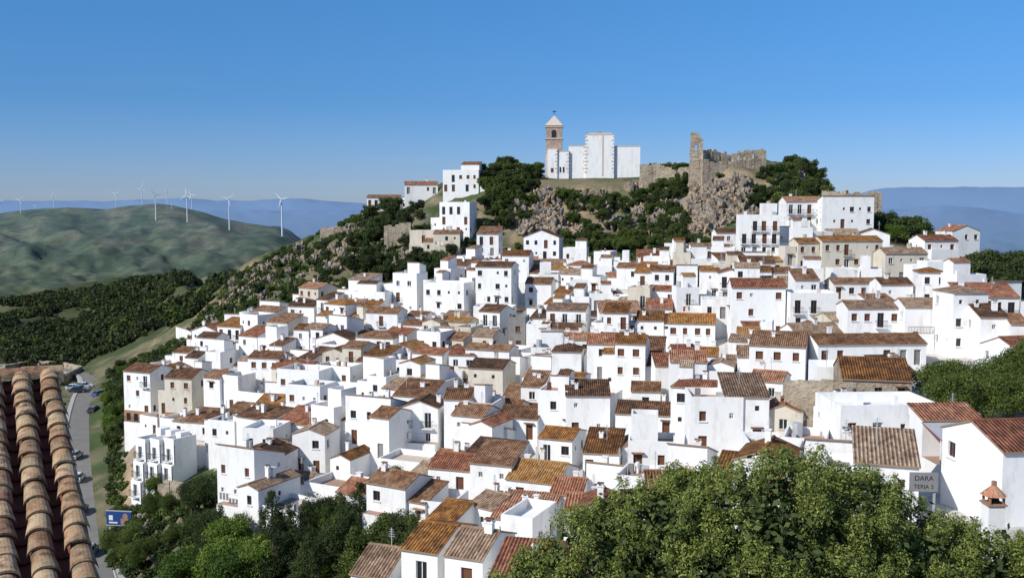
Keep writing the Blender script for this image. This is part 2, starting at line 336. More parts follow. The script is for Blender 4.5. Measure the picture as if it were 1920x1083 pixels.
def house(x,y,rot,w,d,h,roof,mw=mW,mt=None,dens=.6,name='white_house',annex=True,base=None,pitch=None,oc=True):
    r=random; S=cells(x,y,rot,w,d)
    if oc:
        for q in S: OCC.add(q)
    zc=h1(x,y); c,s=math.cos(rot),math.sin(rot)
    zs=[h1(x+a*c-b*s,y+a*s+b*c) for a in(-w/2,w/2) for b in(-d/2,d/2)]
    lo=min(zs+[zc])-zc-1.2
    mb=MB(); x0,x1,y0,y1=-w/2,w/2,-d/2,d/2; pitch=pitch or r.uniform(.27,.40)
    if mt is None: mt=r.choice([mT]*6+[mTO]*2+[mTR]*3+[mTP]*2)
    det=1 if y<235 else 0
    mb.wall((x0,y0),(x1,y0),lo,h,openings(w,h,dens,True),mw,det); mb.wall((x1,y0),(x1,y1),lo,h,openings(d,h,dens*.45,False),mw,det)
    mb.wall((x1,y1),(x0,y1),lo,h,[],mw,0); mb.wall((x0,y1),(x0,y0),lo,h,openings(d,h,dens*.6,False),mw,det)
    if base is not None:
        mb.box(x0-.06,x1+.06,y0-.06,y1+.06,lo,base[0],base[1])
        for q in np.arange(x0+.5,x1-.9,1.7): mb.box(q,q+.9,y0-.1,y0-.065,base[0]-1.9,base[0]-.5,mI)
    mb.roof(x0,x1,y0,y1,h,roof,pitch,mt,mw)
    if roof=='flat' and annex and r.random()<.6 and w>3.2:
        a=r.uniform(.35,.6)*w; ax=x0+.25 if r.random()<.5 else x1-.25-a; k=r.choice(['sf','sb','flat','gx'])
        b0=y0+d*.35
        mb.wall((ax,b0),(ax+a,b0),h,h+2.3,openings(a,2.4,.7,True),mw,det)
        mb.box(ax,ax+a,b0+.21,y1-.25,h+.06,h+2.3,mw); mb.poly([(ax,b0+.21,h),(ax,b0,h),(ax,b0,h+2.3),(ax,b0+.21,h+2.3)],mw); mb.poly([(ax+a,b0,h),(ax+a,b0+.21,h),(ax+a,b0+.21,h+2.3),(ax+a,b0,h+2.3)],mw)
        mb.roof(ax,ax+a,b0,y1-.25,h+2.3,k,pitch*.8,mt,mw,.12)
    if annex and r.random()<.5:
        sd=r.choice([-1,1]); aw=r.uniform(1.5,2.7); ah=h*r.uniform(.45,.8); ay0=y0+r.uniform(.2,1.2); ay1=y1-.3
        ax0,ax1=(x1-.02,x1+aw) if sd>0 else (x0-aw,x0+.02)
        mb.wall((ax0,ay0),(ax1,ay0),lo,ah,openings(aw,ah,.7,True),mw,det); mb.wall((ax1,ay0),(ax1,ay1),lo,ah,[],mw,0)
        mb.wall((ax1,ay1),(ax0,ay1),lo,ah,[],mw,0); mb.wall((ax0,ay1),(ax0,ay0),lo,ah,[],mw,0)
        mb.roof(ax0,ax1,ay0,ay1,ah,r.choice(['sf','flat','flat','sf','sb']),pitch,mt,mw,.12)
    if annex and r.random()<.35: # front terrace
        tw=w*r.uniform(.5,.9); th=r.uniform(1.2,h*.4+.4); tx=r.uniform(x0,x1-tw); tl=1.3
        mb.wall((tx,y0-tl),(tx+tw,y0-tl),lo,th,[],mw,0); mb.wall((tx+tw,y0-tl),(tx+tw,y0+.01),lo,th,[],mw,0); mb.wall((tx,y0+.01),(tx,y0-tl),lo,th,[],mw,0)
        mb.poly([(tx,y0-tl,th-.05),(tx+tw,y0-tl,th-.05),(tx+tw,y0,th-.05),(tx,y0,th-.05)],mF)
        if r.random()<.5:
            k=tx
            while k<tx+tw: mb.box(k,k+.03,y0-tl+.03,y0-tl+.06,th,th+.9,mI); k+=.2
            mb.box(tx,tx+tw,y0-tl+.01,y0-tl+.07,th+.9,th+.95,mI)
        elif r.random()<.4:
            for q in range(r.randint(2,4)):
                lx=tx+.2+q*.5; 
                if lx+.4<tx+tw: mb.box(lx,lx+.35,y0-tl+.3,y0-tl+.32,th+.5,th+1.3,r.choice([mRD,mGR,mTRM,mW]))
            mb.box(tx,tx+tw,y0-tl+.305,y0-tl+.315,th+1.3,th+1.32,mI)
    if roof!='flat' and r.random()<.7:
        for q in range(r.choice([1,1,2])):
            cx=r.uniform(x0+.6,x1-.6) if w>2 else 0; chimney(mb,cx,r.uniform(-.5,d*.25),h+d*.5*pitch*.7,mw)
    if r.random()<.35:
        ax=r.uniform(x0,x1)*.7; az=h+d*.5*pitch*.5; mb.box(ax-.025,ax+.025,-.025,.025,az-1,az+2.2,mM)
        for q in range(4): mb.box(ax-.3+q*.05,ax+.3-q*.05,-.02,.02,az+1.5+q*.18,az+1.53+q*.18,mM)
    if roof=='flat' and r.random()<.15:
        for k in range(8):
            t0=k*math.pi/4;t1=(k+1)*math.pi/4; cxx=x0+1.; cyy=y1-1.; rr=.45
            mb.poly([(cxx+rr*math.cos(t0),cyy+rr*math.sin(t0),h+.05),(cxx+rr*math.cos(t1),cyy+rr*math.sin(t1),h+.05),(cxx+rr*math.cos(t1),cyy+rr*math.sin(t1),h+1.3),(cxx+rr*math.cos(t0),cyy+rr*math.sin(t0),h+1.3)],mM)
        mb.poly([(cxx+rr*math.cos(k*math.pi/4),cyy+rr*math.sin(k*math.pi/4),h+1.3) for k in range(8)],mM)
    return mb.make(name,(x,y,zc),rot)
# buildings placed and sized by image pixel extents : left, right, eaves, ground, roof, rot, depth, wall, tile
HL=[
(690,752,372,396,'gx',0,6,mW,mT),(758,822,347,380,'gx',5,7,mW,mTR),(832,905,326,372,'flat',-10,8,mW,mT),(826,893,384,452,'flat',-18,7,mW,mT),
(770,828,438,478,'flat',-12,6,mC,mT),(814,868,440,482,'gx',-8,6,mC,mT),(895,942,440,500,'sf',-10,7,mW,mT),(982,1056,446,505,'gy',-12,8,mW,mT),
(942,1000,480,545,'gx',-12,7,mW,mTO),(893,972,500,604,'gx',-14,8,mW,mT),(740,800,520,598,'flat',-20,7,mW,mT),(796,888,538,615,'flat',-20,7,mW,mT),
(985,1042,532,590,'gx',-12,7,mW,mT),(1465,1535,380,446,'gx',0,8,mW,mTR),(1531,1628,382,452,'sb',0,8,mW,mTR),(1380,1458,410,500,'flat',-6,8,mW,mT),
(1338,1386,438,474,'gx',0,7,mW,mT),(1484,1528,456,520,'gx',5,6,mC,mTO),(1526,1645,454,522,'gx',4,7,mC,mTO),(1645,1727,476,540,'gx',2,7,mC,mTP),
(1712,1785,452,486,'gx',8,8,mW,mTR),(1762,1826,434,478,'gy',10,8,mW,mTR),(1363,1468,540,648,'gx',-6,8,mW,mTR),(1470,1562,555,630,'flat',-3,8,mW,mT),
(1575,1678,578,655,'gx',-2,7,mW,mTP),(1680,1752,575,660,'gx',-2,7,mW,mTP),(1760,1832,550,672,'hip',4,7,mW,mTP),(1510,1725,645,695,'gx',4,7,mW,mT),
(1552,1645,532,572,'gx',0,6,mW,mT),(1855,1975,655,700,'gx',12,8,mW,mTR),(1098,1158,645,748,'gx',-10,7,mW,mTR),(1150,1220,645,745,'gx',-14,7,mW,mTO),
(1190,1248,602,665,'sf',-10,6,mW,mTO),(1248,1346,608,662,'gx',-12,8,mW,mTO),(1283,1388,758,872,'flat',-4,7,mW,mT),(1345,1436,742,850,'sf',-5,8,mW,mTP),
(1556,1705,712,790,'gx',-12,11,mS,mTO),(1540,1740,778,850,'flat',3,8,mW,mT),(1400,1486,716,765,'gx',-25,7,mW,mTR),(1425,1522,775,822,'gy',-20,8,mC,mTR),
(1535,1630,780,830,'gx',12,6,mW,mTO),(1735,1835,815,870,'gx',14,7,mW,mTR),
(243,322,696,806,'gx',-22,8,mW,mT),(320,392,708,806,'gx',-16,8,mC,mT),(392,452,785,862,'gx',-20,6,mW,mT),(467,548,915,1003,'gy',-28,9,mW,mTP),
(548,602,905,950,'gx',-20,6,mW,mTP),(628,695,860,915,'gy',-25,7,mW,mTO),(638,730,925,972,'gx',-30,7,mW,mTR),(775,875,892,945,'gx',-28,7,mC,mTP),
(808,918,978,1045,'gx',-30,9,mW,mTO),(772,880,1028,1135,'gx',-22,9,mW,mTO),(872,932,1040,1140,'gx',-22,8,mW,mTP),(680,775,1078,1140,'gx',-20,8,mW,mTP),
(892,976,948,1015,'gx',-38,7,mW,mTP),(950,1086,902,960,'gx',-22,9,mW,mTO),(1030,1112,928,985,'gx',-15,7,mW,mTR),(955,1030,985,1070,'flat',-25,7,mW,mTR),
(705,765,780,880,'gx',-28,7,mW,mT),(850,935,778,872,'gx',-20,7,mW,mT),(935,1030,782,850,'gx',-18,7,mW,mT),(955,992,604,668,'flat',-10,6,mGR,mT),
(880,966,690,772,'gx',-18,8,mC,mT),(1010,1100,822,890,'gx',-22,7,mW,mTO),(1150,1280,778,830,'gx',-14,7,mW,mT)]
KEY=[]
for (u0,u1,vt,vb,rf,rt,dp,mw,mt) in HL:
    u=(u0+u1)/2; x,y=ground_at(u,vb,60 if vb>600 else 100); sc_=y/F; rot=math.radians(rt); dp*=.78
    W=max(3.,((u1-u0)*sc_-dp*abs(math.sin(rot))*.8)/math.cos(rot)); hh=(vb-vt)*sc_
    nm={mW:'white_house',mC:'cream_house',mGR:'grey_house',mS:'stone_house'}[mw]
    base=None
    if u0 in(243,320): base=(hh*.30,mB)
    y2=y+dp/2*math.cos(rot); x2=x*(y2/y)
    hh+= (h1(x,y)-h1(x2,y2)); KEY.append((u0,u1,vt,vb,y))
    house(x2,y2,rot,W,dp,max(hh,2.6),rf,mw,mt,.8,nm,annex=(u1-u0<90 and vb<880),base=base)
# village fabric
gx=np.arange(-200,201,1.); sl=-.13-.36/(1+np.exp(gx/16.)); gg=np.cumsum(sl); gg-=gg[200]
def G(x): return float(np.interp(x,gx,gg))
def SL(x): return float(np.interp(x,gx,sl))
EXC=[[(1690,690),(1960,680),(1960,850),(1700,830)],[(1500,780),(1760,780),(1760,860),(1500,860)],[(1670,840),(2400,820),(2400,1400),(1670,1400)]]
nh=0; D=40.
while D<300:
    x=-140.+random.uniform(0,5); shift=random.uniform(0,9)
    while x<140:
        w=random.choice([3.3,3.8,4.2,4.6,5.2,6,7.2]); w*=random.uniform(.9,1.1)
        yy=D+G(x)+random.uniform(-.9,.9)+1.5*math.sin(x*.13+shift)
        near=yy<104 and x>8
        if near: w=random.uniform(3.2,5.2); yy+=random.uniform(-1.6,1.6)
        if yy>62:
            gz=h1(x,yy); pu,pv=proj(x,yy,gz)
            if inpoly([pu],[pv],VILL)[0] and not any(inpoly([pu],[pv],e)[0] for e in EXC) and yy<262:
                rot=math.atan(SL(x))+random.uniform(-.22,.22)+(.12 if x>40 else 0)
                dp=random.uniform(4.2,5.6)
                S=cells(x,yy,rot,w,dp,.5)
                if len(S&OCC)<=.15*len(S):
                    h=random.choice([3.4,4.4,5.2,5.4,5.6,6.2,6.8,7.8])
                    if near: h=random.choice([2.6,3.2,3.8,4.6,5.2])
                    if yy>205 and pu>850: h=min(h,5.2)
                    for (a0,a1,t0,b0,dk) in KEY:
                        if yy<dk-1 and a0-12<pu<a1+12:
                            lim=b0-.3*(b0-t0); zt=zr(lim)*yy
                            h=min(h,zt-gz-.9)
                    if h>=2.4:
                        rf=random.choice(['gx']*5+['sf']*4+['gy']*2+['flat']*8+['sb','sb','hip'])
                        if near and random.random()<.5: rf=random.choice(['flat','flat','gy','sb'])
                        house(x,yy,rot,w,dp,h,rf,mC if random.random()<.06 else mW,None,.72,annex=h>3.5); nh+=1
        x+=w*math.cos(math.atan(SL(x)))+ (random.uniform(1.,2.2) if random.random()<.2 else random.uniform(-.1,.2))
    D+=random.uniform(6.1,7.1)
print('HOUSES',nh+len(HL))
# ---------------------------------------------------------------- terrain mesh
d1=np.concatenate([np.arange(-60,40,5.),np.arange(40,335,1.5),np.arange(335,880,5.)]); g=[880.]
while g[-1]<12500: g.append(g[-1]*1.012)
d1=np.concatenate([d1,g,[16000,30000,60000,90000]]); cs=np.arange(-900,2901,8.)
CC,DD=np.meshgrid(cs,d1); XX=(CC-960)/F*np.maximum(DD,40); YY=DD
ZZ=H(XX.ravel(),YY.ravel()).reshape(XX.shape)
ny,nx=XX.shape
V=np.stack([XX.ravel(),YY.ravel(),ZZ.ravel()],1)
idx=np.arange(nx*ny).reshape(ny,nx); Q=np.stack([idx[:-1,:-1],idx[:-1,1:],idx[1:,1:],idx[1:,:-1]],-1).reshape(-1,4)
def npmesh(name,V,Q,mats,mi=None,smooth=False):
    me=bpy.data.meshes.new(name); me.vertices.add(len(V)); me.vertices.foreach_set('co',np.asarray(V,np.float32).ravel())
    n=len(Q); me.loops.add(n*4); me.loops.foreach_set('vertex_index',np.asarray(Q,np.int32).ravel())
    me.polygons.add(n); me.polygons.foreach_set('loop_start',np.arange(0,n*4,4,dtype=np.int32)); me.polygons.foreach_set('loop_total',np.full(n,4,np.int32))
    for m in mats: me.materials.append(m)
    if mi is not None: me.polygons.foreach_set('material_index',np.asarray(mi,np.int32))
    me.polygons.foreach_set('use_smooth',np.full(n,smooth)); me.update(calc_edges=True); return me
dzy=np.gradient(ZZ,axis=0)/np.maximum(np.gradient(YY,axis=0),.1); dzx=np.gradient(ZZ,axis=1)/np.maximum(np.gradient(XX,axis=1),.01)
slope=np.sqrt(dzy**2+dzx**2).ravel(); x=V[:,0];y=V[:,1];z=V[:,2]; c=CC.ravel()
n1=fbm(x/14,y/14,4,0)/.94; n2=fbm(x/4,y/4,3,2)/.875
def L(a,b,t): t=np.clip(t,0,1)[:,None]; return np.array(a)*(1-t)+np.array(b)*t
def A(a): return np.tile(np.array(a,float),(len(x),1))
col=L((.06,.085,.03),(.17,.15,.09),(n1-.43)*5)
col=col*(1-np.clip((n2-.5)*4,0,.8))[:,None]+A((.05,.07,.024))*np.clip((n2-.5)*4,0,.8)[:,None]
rk=np.clip((slope-.6+(n2-.5))*2.5,0,1)*(y<335); rc=L((.20,.18,.15),(.40,.28,.17),(n1-.35)*3)
col=col*(1-rk)[:,None]+rc*rk[:,None]
pu,pv=proj(x,np.maximum(y,41),z); vm=(inpoly(pu,pv,VILL)&(y<262)&(y>52)).astype(float)
col=col*(1-vm)[:,None]+L((.42,.40,.37),(.62,.61,.58),n2)*vm[:,None]
mh=np.clip((y-285)/30,0,1)*(y<880); mc=L((.035,.048,.018),(.11,.115,.05),(n1-.42)*3.5)
col=col*(1-mh)[:,None]+mc*mh[:,None]
ly=np.log(np.maximum(y,10)); n3=fbm(c/60,ly*22,5,1)/.97; n4=fbm(c/18,ly*60,4,3)/.94
gc=L((.055,.082,.032),(.11,.130,.058),(n3-.35)*3); gc=gc*(1-np.clip((n4-.48)*5,0,.75))[:,None]+A((.030,.048,.022))*np.clip((n4-.48)*5,0,.75)[:,None]
n5=fbm(c/40,ly*14,4,2)
gc=gc*(1-np.clip((n5-.56)*6,0,.55))[:,None]+A((.18,.16,.10))*np.clip((n5-.56)*6,0,.55)[:,None]
fm=np.clip((y-800)/80,0,1); col=col*(1-fm)[:,None]+gc*fm[:,None]
hz=np.clip(.17*np.clip((y-600)/1600,0,1)+1-np.exp(-np.maximum(y-2300,0)/2600),0,.97); col=col*(1-hz)[:,None]+A((.15,.245,.40))*hz[:,None]  # distance haze painted into the terrain colour, bluer further away
GM,nt,b=newmat('terrain_ground',.95); at=N(nt,'ShaderNodeAttribute',attribute_name='albedo_haze')
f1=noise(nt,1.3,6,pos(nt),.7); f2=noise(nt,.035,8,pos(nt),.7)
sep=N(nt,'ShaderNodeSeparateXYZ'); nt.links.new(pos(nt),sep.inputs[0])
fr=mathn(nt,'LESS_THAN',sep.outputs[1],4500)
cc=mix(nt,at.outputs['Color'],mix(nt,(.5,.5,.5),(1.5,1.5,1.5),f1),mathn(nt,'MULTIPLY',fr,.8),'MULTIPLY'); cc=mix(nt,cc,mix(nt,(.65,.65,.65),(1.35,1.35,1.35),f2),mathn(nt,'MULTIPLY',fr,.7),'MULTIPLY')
msk=mathn(nt,'MULTIPLY',mathn(nt,'GREATER_THAN',sep.outputs[1],700),mathn(nt,'LESS_THAN',sep.outputs[1],2700))
spots=ramp(nt,noise(nt,.03,9,pos(nt),.85),[(.50,(0,0,0)),(.58,(1,1,1))])
cc=mix(nt,cc,(.038,.056,.034),mathn(nt,'MULTIPLY',mathn(nt,'MULTIPLY',spots,msk),.6))
nt.links.new(cc,b.inputs['Base Color']); bump(nt,b,f1,.7,.4)
me=npmesh('terrain',V,Q,[GM],smooth=True)
ca=me.color_attributes.new('albedo_haze','FLOAT_COLOR','POINT'); ca.data.foreach_set('color',np.concatenate([col,np.ones((len(col),1))],1).astype(np.float32).ravel())
ter=bpy.data.objects.new('terrain',me); sc.collection.objects.link(ter)
# ---------------------------------------------------------------- vegetation
def leafmat(name,a,b_,c_,tr=.25):
    m,nt,b=newmat(name,.75); g_=N(nt,'ShaderNodeNewGeometry'); oi=N(nt,'ShaderNodeObjectInfo')
    r=ramp(nt,g_.outputs['Random Per Island'],[(.0,a),(.55,b_),(1.,c_)])
    r=mix(nt,r,mix(nt,(.6,.65,.6),(1.5,1.35,1.2),oi.outputs['Random']),1.0,'MULTIPLY')
    nt.links.new(r,b.inputs['Base Color']); t=N(nt,'ShaderNodeBsdfTranslucent'); nt.links.new(r,t.inputs[0])
    ms=N(nt,'ShaderNodeMixShader'); ms.inputs[0].default_value=tr; o=nt.nodes['Material Output']
    nt.links.new(b.outputs[0],ms.inputs[1]); nt.links.new(t.outputs[0],ms.inputs[2]); nt.links.new(ms.outputs[0],o.inputs[0]); return m
LG=leafmat('leaf_green',(.03,.055,.013),(.07,.11,.026),(.13,.17,.045))
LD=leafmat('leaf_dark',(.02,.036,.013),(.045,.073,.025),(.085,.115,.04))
LV=leafmat('leaf_scrub',(.018,.03,.013),(.038,.056,.022),(.075,.095,.038))
LB=leafmat('leaf_bright',(.05,.095,.014),(.10,.17,.03),(.16,.24,.05))
LO=leafmat('leaf_olive',(.055,.085,.018),(.125,.175,.038),(.26,.31,.11),.2)
BARK=flatm('bark',(.10,.075,.05),.95,.4,6)
def leaves(cen,rad,n,size,rs,asp=.6,squash=.8,shell=.55,up=.2):
    k=rs.choice(len(cen),n,p=rad**2/np.sum(rad**2)); dirs=rs.normal(size=(n,3)); dirs/=np.linalg.norm(dirs,axis=1)[:,None]
    rr=rad[k]*(shell+(1-shell)*rs.rand(n)**.7)*(1+.12*rs.normal(size=n)); p=cen[k]+dirs*rr[:,None]*np.array([1,1,squash])
    nr=dirs*.8+rs.normal(size=(n,3))*.6+np.array([0,0,up]); nr/=np.linalg.norm(nr,axis=1)[:,None]
    t=np.cross(nr,rs.normal(size=(n,3))); t/=np.linalg.norm(t,axis=1)[:,None]; b=np.cross(nr,t); s=size*(.6+.8*rs.rand(n))[:,None]
    a=t*s*.5; bb=b*s*.5*asp; V=np.stack([p-a,p-bb*1.0+a*.1,p+a,p+bb*1.0+a*.1],1).reshape(-1,3); return V
def tube(p0,p1,r0,r1,n=6):
    p0=np.array(p0,float);p1=np.array(p1,float); d=p1-p0; d/=np.linalg.norm(d); a=np.cross(d,[.3,.9,.1]); a/=np.linalg.norm(a); b=np.cross(d,a); t=np.arange(n)*2*math.pi/n
    ring=np.cos(t)[:,None]*a+np.sin(t)[:,None]*b; V=np.concatenate([p0+ring*r0,p1+ring*r1]); Q=[(i,(i+1)%n,n+(i+1)%n,n+i) for i in range(n)]; return V,np.array(Q)
def treemesh(name,mat,cen,rad,n,size,seed,tubes,**k):
    rs=np.random.RandomState(seed); V=leaves(np.array(cen,float),np.array(rad,float),n,size,rs,**k); Q=np.arange(len(V)).reshape(-1,4); mi=[0]*len(Q); Vs=[V];Qs=[Q];o=len(V)
    for t in tubes:
        v,q=tube(*t); Vs.append(v);Qs.append(q+o);o+=len(v); mi+=[1]*len(q)
    return npmesh(name,np.concatenate(Vs),np.concatenate(Qs),[mat,BARK],mi)
def broad(seed,mat,R=1.,Hh=1.8,n=2600,size=.12,lobes=18):
    rs=np.random.RandomState(seed); cen=[];rad=[]
    for i in range(lobes):
        a=rs.rand()*6.28; q=rs.rand()**.5*R*.72; zz=Hh*(.38+.5*rs.rand()*(1-.45*q/R)); cen.append((q*math.cos(a),q*math.sin(a),zz)); rad.append(R*rs.uniform(.2,.42))
    tb=[((0,0,-.3),(0.03,0,Hh*.35),R*.09,R*.06)]+[((0.03,0,Hh*.33),tuple(np.array(cen[i])*.9),R*.05,R*.015) for i in range(6)]
    return treemesh('broadleaf_crown',mat,cen,rad,n,size,seed,tb)
def conif(seed,mat,n=9000,size=.06):
    rs=np.random.RandomState(seed); cen=[];rad=[]
    for i in range(40):
        t=i/40.; zz=.35+t*2.1; q=(1-t)**.8*.62*rs.uniform(.6,1.25); a=rs.rand()*6.28; cen.append((q*math.cos(a),q*math.sin(a),zz+rs.uniform(-.1,.1))); rad.append(.13+.20*(1-t))
    tb=[((0,0,-.3),(0,0,1.2),.07,.05),((0,0,1.2),(0,0,2.3),.05,.015)]+[((0,0,c_[2]-.1),c_,.025,.01) for c_ in cen[::4]]
    return treemesh('conifer_crown',mat,cen,rad,n,size,seed,tb,squash=.9)
def shrub(seed,mat,n=420,size=.28):
    rs=np.random.RandomState(seed); cen=[(rs.uniform(-.6,.6),rs.uniform(-.6,.6),rs.uniform(.1,.7)) for i in range(7)]; rad=rs.uniform(.3,.6,7)
    return treemesh('shrub_crown',mat,cen,rad,n,size,seed,[((0,0,-.3),(0,0,.4),.06,.03)])
OAK=[broad(20+i,m) for i,m in enumerate([LG,LD,LG,LD,LG])]; BRI=[broad(40+i,LB,n=7000,size=.075,lobes=28) for i in range(2)]; CON=[conif(60+i,LG if i==1 else LD) for i in range(3)]
BIG=[broad(80+i,LG,n=12000,size=.058,lobes=34) for i in range(3)]
BIGC=[broad(90+i,LD,Hh=2.3,n=10000,size=.06,lobes=34) for i in range(2)]
SH=[shrub(100+i,m) for i,m in enumerate([LG,LD,LG,LD])]
def inst(name,me,x,y,s,sz=None,parent=None,dz=0):
    o=bpy.data.objects.new(name,me); sc.collection.objects.link(o); o.location=(x,y,h1(x,y)-.1*s+dz); o.rotation_euler=(random.uniform(-.06,.06),random.uniform(-.06,.06),random.uniform(0,6.28)); o.scale=(s,s,(sz or s*random.uniform(.85,1.2)))
    if parent: o.parent=parent
    return o
def region(poly,dy,n,fn,clear=True,cl=None):
    us=[p[0] for p in poly]; k=0;t=0
    while k<n and t<n*40:
        m=400; yy=np.random.RandomState(random.randint(0,10**8)).uniform(dy[0],dy[1],m); rs=np.random.RandomState(random.randint(0,10**8))
        xx=((rs.uniform(min(us),max(us),m))-960)/F*yy; zz=H(xx,yy); pu,pv=proj(xx,yy,zz); ok=inpoly(pu,pv,poly); t+=m
        ok&=~((pu>1015)&(pu<1205)&(yy>277)&(yy<312))
        if cl: ok&=fbm(xx/cl,yy/cl,3,2)>.36
        for X,Y in zip(xx[ok],yy[ok]):
            if k>=n: break
            if clear and any((int(X//1)+a,int(Y//1)+b) in OCC for a in(-1,0,1) for b in(-1,0,1)): continue
            fn(X,Y); k+=1
R=random
def oak(a,b,name='oak_tree',pool=None): return lambda X,Y: inst(name,R.choice(pool or OAK),X,Y,R.uniform(a,b))
# castle hill woods
region([(895,335),(960,318),(1010,340),(985,420),(900,450)],(240,300),66,oak(1.6,3.1))
region([(1050,374),(1200,374),(1215,348),(1290,345),(1290,470),(1060,480)],(232,292),150,oak(1.3,2.6))
region([(1400,335),(1535,325),(1545,390),(1405,430)],(225,285),64,oak(1.6,3.0))
region([(1440,312),(1530,305),(1530,325),(1440,325)],(255,300),10,oak(1.6,2.4))
region([(690,400),(790,395),(800,430),(880,470),(840,540),(700,540),(640,500)],(235,292),100,oak(1.4,3.0,'oak_tree',OAK[1::2]))
region([(880,330),(1010,318),(1010,345),(880,360)],(255,300),22,oak(1.5,2.3))
region([(1210,325),(1290,322),(1290,340),(1210,340)],(272,310),14,oak(1.3,2.1))
region([(1640,420),(1745,450),(1740,490),(1650,480)],(205,245),14,oak(2.2,3.4,'oak_tree',BRI+OAK))
region([(1790,505),(1930,515),(1930,590),(1790,560)],(170,215),24,oak(2.4,3.8,'oak_tree',OAK[1::2]))
region([(1300,455),(1350,450),(1350,470),(1300,480)],(215,250),6,oak(1.2,2.2))
def grp(name): 
    e=bpy.data.objects.new(name,None); sc.collection.objects.link(e); return e
hs=grp('hillside_shrubs')
sh=lambda a,b:(lambda X,Y: inst('shrub',R.choice(SH),X,Y,R.uniform(a,b),parent=hs))
region([(300,690),(330,650),(440,520),(600,440),(690,400),(780,420),(880,500),(740,560),(600,580),(450,620),(400,640)],(215,330),1100,sh(.6,1.8))
region([(880,320),(1300,330),(1540,315),(1640,420),(1400,470),(1200,500),(1060,490),(890,500)],(225,300),520,sh(.6,1.4))
region([(200,700),(330,640),(330,700),(240,760),(230,960),(400,950),(460,900),(470,1000),(700,1000),(760,1083),(200,1083),(190,800)],(90,290),950,sh(.4,1.5))
region([(0,690),(130,690),(130,800),(0,800)],(230,300),60,sh(.5,1.4))
sv=grp('valley_scrub')
SM=[shrub(200+i,LV,280,.32) for i in range(3)]+[shrub(210,LD,280,.32),shrub(211,LG,280,.32)]
WG=[0,0,1,1,2,2,3,3,4]
region([(-200,575),(0,570),(270,525),(380,505),(440,520),(400,600),(330,660),(200,700),(-200,690)],(295,660),4000,lambda X,Y: inst('shrub',SM[R.choice(WG)],X,Y,R.choice([.8,1.1,1.5,2.,2.6,3.4])*R.uniform(.8,1.2),parent=sv),cl=22.)
# lower valley trees
region([(500,1010),(620,965),(800,1000),(790,1083),(690,1120),(500,1120)],(86,118),26,lambda X,Y: inst('pine_tree',R.choice(CON+BIGC+BIG[:1]),X,Y,R.uniform(2.1,2.9)))
region([(330,960),(460,930),(500,1083),(330,1100)],(98,135),12,lambda X,Y: inst('pine_tree',R.choice(BIGC+CON[:1]+BIG),X,Y,R.uniform(1.9,2.8)))
region([(320,1040),(500,1040),(500,1140),(320,1140)],(90,118),11,lambda X,Y: inst('oak_tree',R.choice(BRI),X,Y,R.uniform(2.0,2.9)))
region([(190,900),(330,930),(330,1083),(190,1083)],(110,150),14,lambda X,Y: inst('oak_tree',R.choice(BIG),X,Y,R.uniform(1.2,2.2)))
region([(200,700),(245,690),(240,840),(190,850)],(175,265),16,lambda X,Y: inst('oak_tree',R.choice(BRI+OAK),X,Y,R.uniform(1.5,2.5)))
region([(1730,735),(1960,730),(1960,820),(1715,800)],(84,112),17,lambda X,Y: inst('oak_tree',R.choice(BIG),X,Y,R.uniform(2.6,3.7)),clear=False)
for (u,v,s) in ((715,728,1.3),(755,905,1.9),(1215,492,2.0),(370,800,2.0),(640,1000,2.4),(1335,600,.9),(1000,700,.9)):
    X,Y=ground_at(u,v); inst('oak_tree',BIG[0],X,Y-2,s)
# foreground shrub tree
bl=[(1430,1005,26,2.35),(1250,1030,26,2.0),(1120,1065,26,1.8),(1015,1120,26,1.5),(1570,1015,26.5,2.15),(1690,1065,27,2.1),(1830,1095,27,1.9),(1940,1125,27,1.8),(1340,1150,25,2.4),(1540,1180,25,2.6),(1740,1200,25.5,2.5),(1150,1200,25,2.2),(1500,950,27,1.7),(1340,980,26.5,1.7),(1615,960,27,1.4),(1190,1000,26.5,1.4),(1290,960,27,1.3),(1770,1050,27.5,1.4)]
rs=np.random.RandomState(5); cen=[];rad=[]; core=[];crad=[]
for u,v,d,r in bl:
    c0=np.array([xr(u,v)*d,d,zr(v)*d]); core.append(c0); crad.append(r*.82)
    for i in range(int(34*r)):
        dd=rs.normal(size=3); dd/=np.linalg.norm(dd)
        if dd[1]>.5: continue
        q=rs.uniform(.84,1.10); cen.append(c0+dd*(r-.3)*q*np.array([1,1,.95])); rad.append(rs.uniform(.2,.45))
        if rs.rand()<.55:
            cen.append(cen[-1]+np.array([rs.uniform(-.12,.12),rs.uniform(-.12,.12),rs.uniform(.2,.45)])); rad.append(rs.uniform(.10,.2))
cen=np.array(cen);rad=np.array(rad); org=np.array([7.,27.,0.]); org[2]=h1(7,27)
V1=leaves(cen-org,rad,400000,.088,rs,asp=.36,squash=1.,shell=.3,up=.5)
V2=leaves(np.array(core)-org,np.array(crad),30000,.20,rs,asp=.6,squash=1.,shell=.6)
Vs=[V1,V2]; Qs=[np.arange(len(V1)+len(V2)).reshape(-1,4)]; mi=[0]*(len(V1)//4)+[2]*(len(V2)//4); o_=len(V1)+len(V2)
for k,c0 in enumerate([None]+core):
    v_,q_=tube((0,0,-1),(0,-.2,3.2),.4,.28,10) if c0 is None else tube((0,-.2,3.1),c0-org,.16,.05,7)
    Vs.append(v_);Qs.append(q_+o_);o_+=len(v_);mi+=[1]*len(q_)
me=npmesh('olive_tree',np.concatenate(Vs),np.concatenate(Qs),[LO,BARK,LD],mi); o=bpy.data.objects.new('olive_tree',me); sc.collection.objects.link(o); o.location=org
